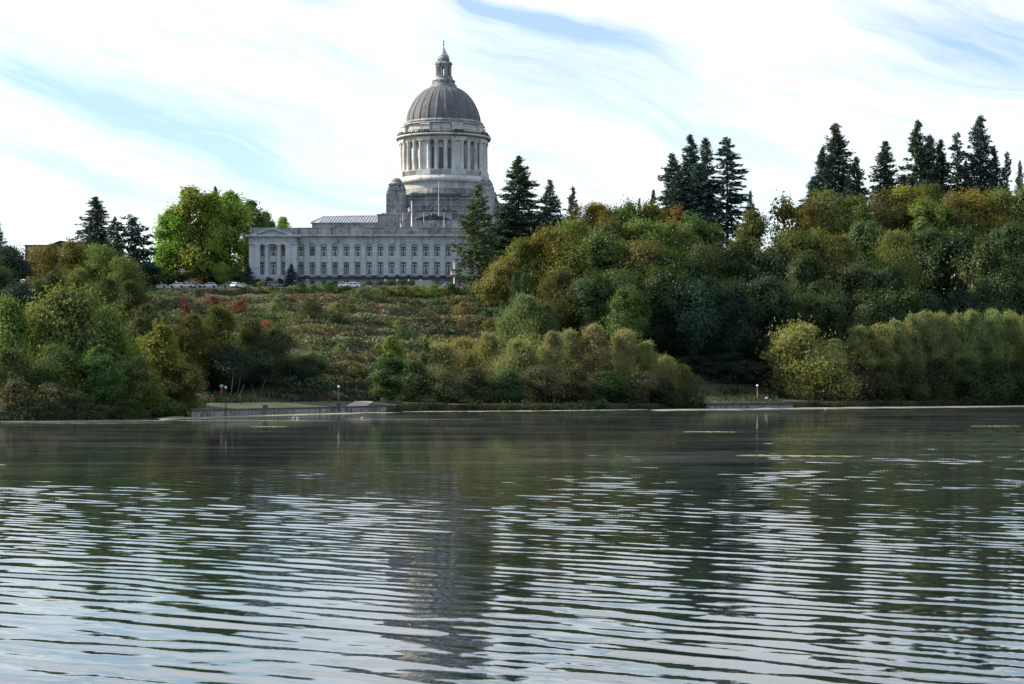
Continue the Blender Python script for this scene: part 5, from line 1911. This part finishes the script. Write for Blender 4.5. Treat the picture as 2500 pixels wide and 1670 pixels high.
def lamp(px, top, Y, label, group, black=True, globe_r=.24, double=True):
    X, z = post_at(px, Y)
    H = CAMZ + (HY - top) / FPX * Y - z
    root = empty('lamp_post', (X, Y, z))
    tag(root, label, 'lamp post', group)
    m_ = M['black_metal'] if black else M['grey_metal']
    b = MB()
    if double:
        b.box(-.20, .20, -.2, .2, 0, .18)
        for s in (-1, 1):
            b.tube([(s * .10, 0, .18), (s * .10, 0, H - 2 * globe_r - .22)], .045, 6)
        b.box(-.15, .15, -.08, .08, H * .45, H * .45 + .08)
        b.lathe([(.10, H - 2 * globe_r - .24), (.17, H - 2 * globe_r - .1), (.12, H - 2 * globe_r)], 10)
    else:
        b.lathe([(.14, 0), (.14, .12), (.085, .2), (.07, H * .6), (.06, H - 2 * globe_r - .08), (.12, H - 2 * globe_r)], 10)
    b.build('post', m_, root)
    MB().ball((0, 0, H - globe_r), globe_r, 14).build('globe', M['globe'], root)
    if double:
        MB().lathe([(globe_r * 1.03, H - globe_r * 1.25), (globe_r * 1.06, H - globe_r * .95), (globe_r * 1.0, H - globe_r * .8)], 14, cap=False).build('globe_band', m_, root)
    return root


GL = 'globe lamps by the lake'
lamp(551, 943, float(yshore(-54.5)) + 3.5, 'globe lamp post on the lawn near the cove, beside the red signpost', GL)
lamp(827, 941.5, float(yshore(-34.8)) + 1.6, 'globe lamp post on the lake wall by the footpath', GL)
lamp(1849, 938.5, 500, 'single globe lamp post behind the short lake wall', GL, False, .30, False)
lamp(836, 930, 428, 'dark unlit lamp standing in the shade behind the second lamp post', GL, True, .2)
GE = 'lamps before the courthouse entrance'
for px, lab in ((941, 'small globe lamp on the planter side of the entrance, first of the four'), (970, 'small globe lamp just before the middle entrance door'),
                (998, 'small globe lamp just past the middle entrance door'), (1027, 'small globe lamp above the second concrete box')):
    lamp(px, 682.4, 590, lab, GE, True, .22, False)
lamp(750, 682, 588, 'thin white-headed street lamp in front of the low windows near the end bay', None, False, .2, False)
lamp(550, 686.5, 586, 'thin street lamp in the car park by the poplars', None, False, .2, False)

# signpost with a board and a red lifebuoy box
X, z = post_at(541, 375)
s = empty('signpost', (X, 375, z))
tag(s, 'wooden signpost with a grey board above red panels', 'signpost')
H = CAMZ + (HY - 939) / FPX * 375 - z
MB().box(-.10, .10, -.08, .08, 0, H - .3).build('post', M['wood'], s)
MB().box(-.32, .32, -.13, -.083, H - .48, H).build('board', M['board'], s)
MB().box(-.16, .16, -.15, -.083, H - 1.0, H - .58).box(-.02, .26, -.16, -.083, H - 1.25, H - .9).box(-.16, .08, -.15, -.083, H - 1.42, H - 1.1).build('red_panel', M['rust_red'], s)
# plain post, crossing sign, bin, table, brown marker
X, z = post_at(870, 422)
o = MB().tube([(0, 0, 0), (0, 0, 2.1)], .06, 8).box(-.09, .09, -.1, .1, .85, 1.1).build('trail_post', M['grey_metal'])
o.location = (X, 422, z)
tag(o, 'plain grey trail post at the path, before the dark hedge', 'post')
X, z = post_at(911, 424)
s = empty('crossing_sign', (X, 424, z))
tag(s, 'railroad crossing sign post with a white crossbuck over a red sign', 'sign')
MB().tube([(0, 0, 0), (0, 0, 2.25)], .05, 8).build('post', M['grey_metal'], s)
b = MB()
for d in (-1, 1):
    c_, sn = math.cos(R(45)), math.sin(R(45)) * d
    u, v = Vector((c_, 0, sn)), Vector((-sn, 0, c_))
    q = [u * a + v * e + Vector((0, 0, 2.0)) for a, e in ((-.34, -.06), (.34, -.06), (.34, .06), (-.34, .06))]
    y0 = -.09 if d > 0 else -.115
    b.add([(p.x, y0, p.z) for p in q] + [(p.x, y0 + .02, p.z) for p in q], [(0, 1, 2, 3), (7, 6, 5, 4), (0, 4, 5, 1), (1, 5, 6, 2), (2, 6, 7, 3), (3, 7, 4, 0)])
b.build('crossbuck', M['white_metal'], s)
b = MB()
b.prism([(.2 * math.cos(R(22.5 + 45 * k)), 1.58 + .2 * math.sin(R(22.5 + 45 * k))) for k in range(8)], -.1, -.055)
b.build('red_sign', M['rust_red'], s)
MB().box(-.16, .16, -.1, -.055, 1.08, 1.34).build('small_sign', M['board'], s)
X, z = post_at(915.5, 424)
s = empty('litter_bin', (X, 424, z))
tag(s, 'black litter bin beside the railroad crossing sign', 'bin')
MB().lathe([(.26, 0), (.30, .05), (.31, .85), (.28, .86)], 16).build('bin_body', M['black_metal'], s)
MB().lathe([(.33, .87), (.33, .93), (.2, 1.02), (.05, 1.06)], 16).build('lid', M['cap'], s)
X, z = post_at(939, 420)
s = empty('picnic_table', (X, 420, z))
tag(s, 'grey picnic table on the lawn by the young tree', 'picnic table')
MB().box(-.85, .85, -.38, .38, .72, .78).build('table_top', M['board'], s)
for d in (-1, 1):
    MB().box(-.85, .85, d * .72 - .14, d * .72 + .14, .42, .47).build('bench_seat', M['board'], s)
    b = MB()
    for e in (-1, 1):
        b.tube([(d * .6, e * .62, 0), (d * .6, e * .22, .72)], .045, 6)
    b.box(d * .6 - .04, d * .6 + .04, -.8, .8, .36, .418)
    b.build('leg_frame', M['wood'], s)
X, z = post_at(927, 421)
s = empty('bench', (X + .4, 423, z))
tag(s, 'pale bench behind the picnic table', 'bench')
MB().box(-.5, .5, -.2, .2, .40, .46).build('seat', M['board'], s)
MB().box(-.5, .5, .21, .26, .48, .95).build('backrest', M['board'], s)
for d in (-.42, .42):
    MB().box(d - .04, d + .04, -.18, .24, 0, .397).build('leg', M['grey_metal'], s)
X, z = post_at(806, 399)
s = empty('marker', (X, 399, z))
tag(s, 'small brown wooden marker on the lawn edge', 'marker')
MB().box(-.09, .14, -.08, .08, 0, .62).build('post', M['wood'], s)
MB().box(-.42, .2, -.1, .1, .623, .74).build('board', M['wood'], s)
X, z = post_at(1871, 491)
s = empty('information_panel', (X, 491, z))
tag(s, 'tilted white information panel behind the short lake wall', 'panel')
b = MB()
b.add([(-.42, -.2, .62), (.30, -.2, .62), (.46, .3, 1.0), (-.22, .3, 1.0), (-.42, -.2, .66), (.30, -.2, .66), (.46, .3, 1.04), (-.22, .3, 1.04)],
      [(3, 2, 1, 0), (4, 5, 6, 7), (0, 1, 5, 4), (1, 2, 6, 5), (2, 3, 7, 6), (3, 0, 4, 7)])
b.build('board', M['white_metal'], s)
for d in (-.3, .28):
    MB().tube([(d, .05, 0), (d, .05, .76)], .035, 6).build('leg', M['grey_metal'], s)
# fence behind the lawn
f = empty('wire_fence', (0, 0, 0))
tag(f, 'dark wire fence running behind the lake lawn', 'fence')
xs = np.linspace(-56, -24, 17)
for x in xs:
    y = float(yshore(x)) + 24
    MB().tube([(x, y, gz(x, y)), (x, y, gz(x, y) + 1.5)], .04, 5).build('post', M['black_metal'], f)
b = MB()
for h in (.1, .5, .9, 1.45):
    b.tube([(x, float(yshore(x)) + 24, gz(x, float(yshore(x)) + 24) + h) for x in xs], .02, 4)
b.build('wire', M['black_metal'], f)

# ------------------------------------------------------------------ car park on the hill
o = MB().prism([(-75.9, 31.2), (-60.5, 31.2), (-60.5, 32.95), (-63, 33.1), (-75.9, 33.25)], 565.6, 566.2).build('roadside_wall', M['kerb'])
tag(o, 'low pale concrete wall beside the road below the courthouse end bay', 'low wall')
o = MB().box(-.42, .42, -.4, .4, 0, 1.3).box(-.5, .5, -.48, .48, 1.3, 1.42).build('stone_pillar', M['cap'])
X, z = post_at(516, 586)
o.location = (X, 586, z)
tag(o, 'grey square pillar behind the silver car', 'pillar')
for px, lab in ((393, 'small white sign between the two far parked cars'), (430, 'small grey sign beside the coral-leaved tree')):
    X, z = post_at(px, 572)
    s = empty('parking_sign', (X, 572, z))
    tag(s, lab, 'sign', 'signs in the car park')
    MB().tube([(0, 0, 0), (0, 0, 1.9)], .035, 6).build('post', M['grey_metal'], s)
    MB().box(-.22, .22, -.06, -.036, 1.35, 1.95).build('board', M['white_metal'] if px < 400 else M['board'], s)


def car_paint(name, col):
    m, nt = new_mat(name)
    p = nt.n('ShaderNodeBsdfPrincipled')
    p.inputs['Base Color'].default_value = (*col, 1)
    p.inputs['Roughness'].default_value = .3
    p.inputs['Coat Weight'].default_value = .6
    p.inputs['Coat Roughness'].default_value = .08
    finish(nt, p.outputs[0])
    return m


def car_meshes(suv=False):
    L, wd = 2.2, .88
    h = 1.72 if suv else 1.45
    low = [(-L, .32), (L, .32), (L, .62), (L - .12, .78), (1.25, .92), (-1.55, .94), (-L + .05, .82), (-L, .6)]
    b = MB().prism(low, -wd, wd)
    roof = [(-1.35 if not suv else -1.95, h - .03), (-.9, h), (.25, h), (.45, h - .05)]
    b.prism([(-1.55 if not suv else -2.1, .94), roof[0], roof[1], roof[2], roof[3], (.62, h - .16), (-1.42 if not suv else -2.0, h - .14)][1:], -wd + .16, wd - .16)
    for y in (-wd + .10, wd - .18):                  # pillars
        for x0, x1 in (((-1.6, -1.4), (-.15, -.08), (1.18, .52)) if not suv else ((-2.1, -2.0), (-.3, -.2), (1.18, .52))):
            b.prism([(x0 - .05, .93), (x0 + .09, .93), (x1 + .09, h - .12), (x1 - .05, h - .12)], y, y + .08)
    body = b.mesh('body')
    g = MB()
    xr = (-1.55, -1.38) if not suv else (-2.06, -1.97)
    x0, x1 = xr
    g.add([(x0, -wd + .12, .925), (1.2, -wd + .12, .905), (.55, -wd + .2, h - .13), (x1, -wd + .2, h - .13),
           (x0, wd - .12, .925), (1.2, wd - .12, .905), (.55, wd - .2, h - .13), (x1, wd - .2, h - .13)],
          [(0, 1, 2, 3), (7, 6, 5, 4), (1, 5, 6, 2), (4, 0, 3, 7)])
    gl = g.mesh('glass')
    wme = MB()
    vs, fs = [], []
    n = 18
    wme.add([(r * math.cos(2 * math.pi * k / n), y, r * math.sin(2 * math.pi * k / n)) for y, r in ((-.1, .28), (-.1, .32), (.1, .32), (.1, .28)) for k in range(n)],
            [(i * n + k, i * n + (k + 1) % n, (i + 1) * n + (k + 1) % n, (i + 1) * n + k) for i in range(3) for k in range(n)] + [tuple(range(n - 1, -1, -1)), tuple(range(3 * n, 4 * n))])
    wh = wme.mesh('wheel')
    wh.materials.append(M['tyre'])
    hd = MB().box(-.03, .05, -.16, .16, -.07, .07).mesh('headlight')
    hd.materials.append(M['globe'])
    gl.materials.append(M['car_glass'])
    return body, gl, wh, hd


CARS = {False: car_meshes(False), True: car_meshes(True)}


def car(px, Y, col, rz, label, suv=False, name='parked_car'):
    X, z = post_at(px, Y)
    root = empty(name, (X, Y, z + .05), R(rz))
    tag(root, label, 'car', 'cars parked on the hill')
    body, gl, wh, hd = CARS[suv]
    bo = body.copy()
    bo.materials.clear()
    link('body', bo, car_paint('car_paint', col), root)
    link('glass', gl, None, root)
    for x in (-1.35, 1.38):
        for y in (-.80, .80):
            o = link('wheel', wh, None, root)
            o.location = (x, y, .32)
    for y in (-.62, .62):
        o = link('headlight', hd, None, root)
        o.location = (2.17, y, .66)


car(362, 573, (.35, .37, .38), 190, 'grey-green car under the coral-red tree, farthest along the row')
car(389, 573, (.55, .56, .57), 5, 'pale car by the small white sign')
car(432, 572, (.70, .71, .72), 180, 'white car just before the coral-leaved tree')
car(456, 571, (.62, .66, .74), 182, 'bluish white car under the coral-leaved tree')
car(477, 573, (.50, .52, .55), 0, 'pale car half hidden by the clipped round bush', True)
car(511, 573, (.52, .53, .52), 184, 'silver saloon car in full view beside the grey pillar')
car(561, 573, (.12, .14, .17), 186, 'dark grey car by the thin street lamp', True)
car(579, 571, (.75, .76, .78), 60, 'white car half behind the small yellow-leaved tree')
car(671, 580, (.11, .125, .14), 0, 'dark grey car in front of the courthouse end bay', True)
car(845, 572, (.72, .72, .72), 0, 'white car beside the first concrete box')
car(861, 571, (.74, .74, .73), 180, 'white car in front of the first concrete box')
car(1077, 574, (.06, .065, .07), 0, 'dark car near the front flagpole')
car(1098, 573, (.70, .70, .70), 0, 'white car near the front flagpole by the feathery conifer')

o = MB().box(-1.6, 1.6, -1.2, 1.2, 0, 2.0).box(-1.5, 1.5, -1.1, 1.1, 2.0, 2.06).build('concrete_box', M['planter'])
o.location = (*at(866, 700, 572).xy, 32.4)
o.scale[2] = 1.35
tag(o, 'square tan concrete box at the low end of the planter', 'concrete box', 'concrete boxes by the entrance')
o = MB().box(-2.4, 2.4, -1.2, 1.2, 0, 2.0).box(-2.3, 2.3, -1.1, 1.1, 2.0, 2.06).build('concrete_box', M['planter'])
o.location = (*at(1034, 700, 572).xy, 32.6)
o.scale[2] = 1.45
tag(o, 'longer tan concrete box at the far end of the planter', 'concrete box', 'concrete boxes by the entrance')
pl = empty('planter', (*at(950, 700, 573.5).xy, 32.4))
tag(pl, 'long low concrete planter wall before the entrance', 'planter')
b = MB()
for x0, x1 in ((-7.9, -1.1), (-.1, 6.6)):
    b.box(x0, x1, -.6, -.3, 0, 2.0).box(x0, x1, .3, .6, 0, 2.0).box(x0, x1, -.297, .297, 0, 1.7)
b.build('planter_wall', M['concrete'], pl)
MB().box(-1.097, -.103, -.5, .5, 0, 1.9).build('dark_panel', M['cap'], pl)

# ------------------------------------------------------------------ flagpoles


def flag_mesh(w_, h, rows, droop=.0, fold=.25):
    nx_, nz_ = 10, rows
    vs, fs = [], []
    for j in range(nz_ + 1):
        for i in range(nx_ + 1):
            u = i / nx_
            vs.append((-u * w_, fold * math.sin(u * 7 + j * .2) * u, -h * j / nz_ - droop * u))
    for j in range(nz_):
        for i in range(nx_):
            k = j * (nx_ + 1) + i
            fs.append((k, k + 1, k + nx_ + 2, k + nx_ + 1))
    return vs, fs, nx_


F_RED = plain('flag_red', (.42, .03, .04), .8)
F_WHITE = plain('flag_white', (.72, .72, .72), .8)
F_BLUE = plain('flag_blue', (.03, .05, .20), .8)
F_GREEN = plain('flag_green', (.02, .16, .07), .8)
F_NAVY = plain('flag_navy', (.02, .025, .06), .8)


def flagpole(px, Y, base_py, top_py, r, mat, label, flag=None, fw=1.2, fh=1.0, droop=1.0, drop=.4):
    p0, p1 = at(px, base_py, Y), at(px, top_py, Y)
    H = p1.z - p0.z
    root = empty('flagpole', p0)
    tag(root, label, 'flagpole', 'flagpoles')
    MB().lathe([(r * 1.6, 0), (r * 1.5, .3), (r, .35), (r * .7, H)], 10).build('pole', mat, root)
    MB().ball((0, 0, H + r * 1.2), r * 1.6, 10).build('ball', M['board'], root)
    if flag:
        vs, fs, n = flag_mesh(fw, fh, 13, droop)
        me = bpy.data.meshes.new('flag')
        me.from_pydata([(x - r, y, z + H - drop) for x, y, z in vs], [], fs)
        if flag == 'stripes':
            for mt in (F_RED, F_WHITE, F_BLUE):
                me.materials.append(mt)
            for q, p in enumerate(me.polygons):
                j, i = divmod(q, n)
                p.material_index = 2 if (j < 7 and i < 4) else (j % 2)
        else:
            me.materials.append(flag)
        me.update()
        o = link('flag', me, None, root)
        sm = o.modifiers.new('thick', 'SOLIDIFY')
        sm.thickness = .02


flagpole(1005, 612, 553, 494, .17, M['white_metal'], 'white flagpole on the courthouse roof with a striped flag at its top', 'stripes', 1.0, 1.5, .9, .9)
flagpole(983.5, 680, 556, 522, .10, M['grey_metal'], 'grey pole with a dark striped flag hanging low, first by the dome', 'stripes', .9, 2.0, 1.2, 2.2)
flagpole(1034.5, 680, 556, 522, .10, M['grey_metal'], 'grey pole with a green flag hanging low before the portico', F_GREEN, .7, 1.8, 1.4, 2.2)
flagpole(1084, 680, 556, 522, .10, M['grey_metal'], 'bare grey pole before the portico, nearest the feathery conifer')
flagpole(1071, 690, 528, 446, .13, M['grey_metal'], 'tallest thin bare pole, rising above the portico arch')
flagpole(1109, 574, 696, 642, .15, M['white_metal'], 'white flagpole on the ground before the courthouse with a red and white flag', 'stripes', .9, 1.5, 1.0, 1.4)

# ------------------------------------------------------------------ gulls on the water


def gull(px, py, rz, label):
    Y = CAMZ * FPX / (py - HY)
    root = empty('gull', ((px - CX) / FPX * Y, Y, .02), R(rz))
    root.scale = (.62, .62, .62)
    tag(root, label, 'gull', 'gulls on the lake')
    b = MB()
    b.lathe([(.001, -.34), (.09, -.26), (.15, -.1), (.165, .05), (.13, .2), (.075, .29), (.062, .36), (.075, .42), (.07, .47), (.03, .52), (.001, .53)], 14)
    vs = []
    for x, y, z in b.v:                               # lay the body down and raise the neck
        up = max(0, z - .2) * 1.1
        vs.append((z - up * .45, x, .12 + y * .85 + up))
    b.v = vs
    b.build('body', M['feather'], root)
    MB().add([(.44, -.02, .42), (.44, .02, .42), (.44, 0, .46), (.56, 0, .41)], [(0, 1, 3), (1, 2, 3), (2, 0, 3), (0, 2, 1)]).build('beak', M['beak'], root)
    for s_ in (-1, 1):
        b = MB().ball((-.08, s_ * .14, .17), .22, 10, 1.0, .18, .35)
        b.build('wing', M['board'], root)


gull(883, 1021.5, 20, 'white gull floating alone, out from the second lamp post')
gull(727, 1022.5, 160, 'white gull floating on the weed streak below the dark wall block')
gull(715, 1021, 30, 'small white gull just beside the gull on the weed streak')
gull(2015, 999, 15, 'white gull at the waterline past the short lake wall')
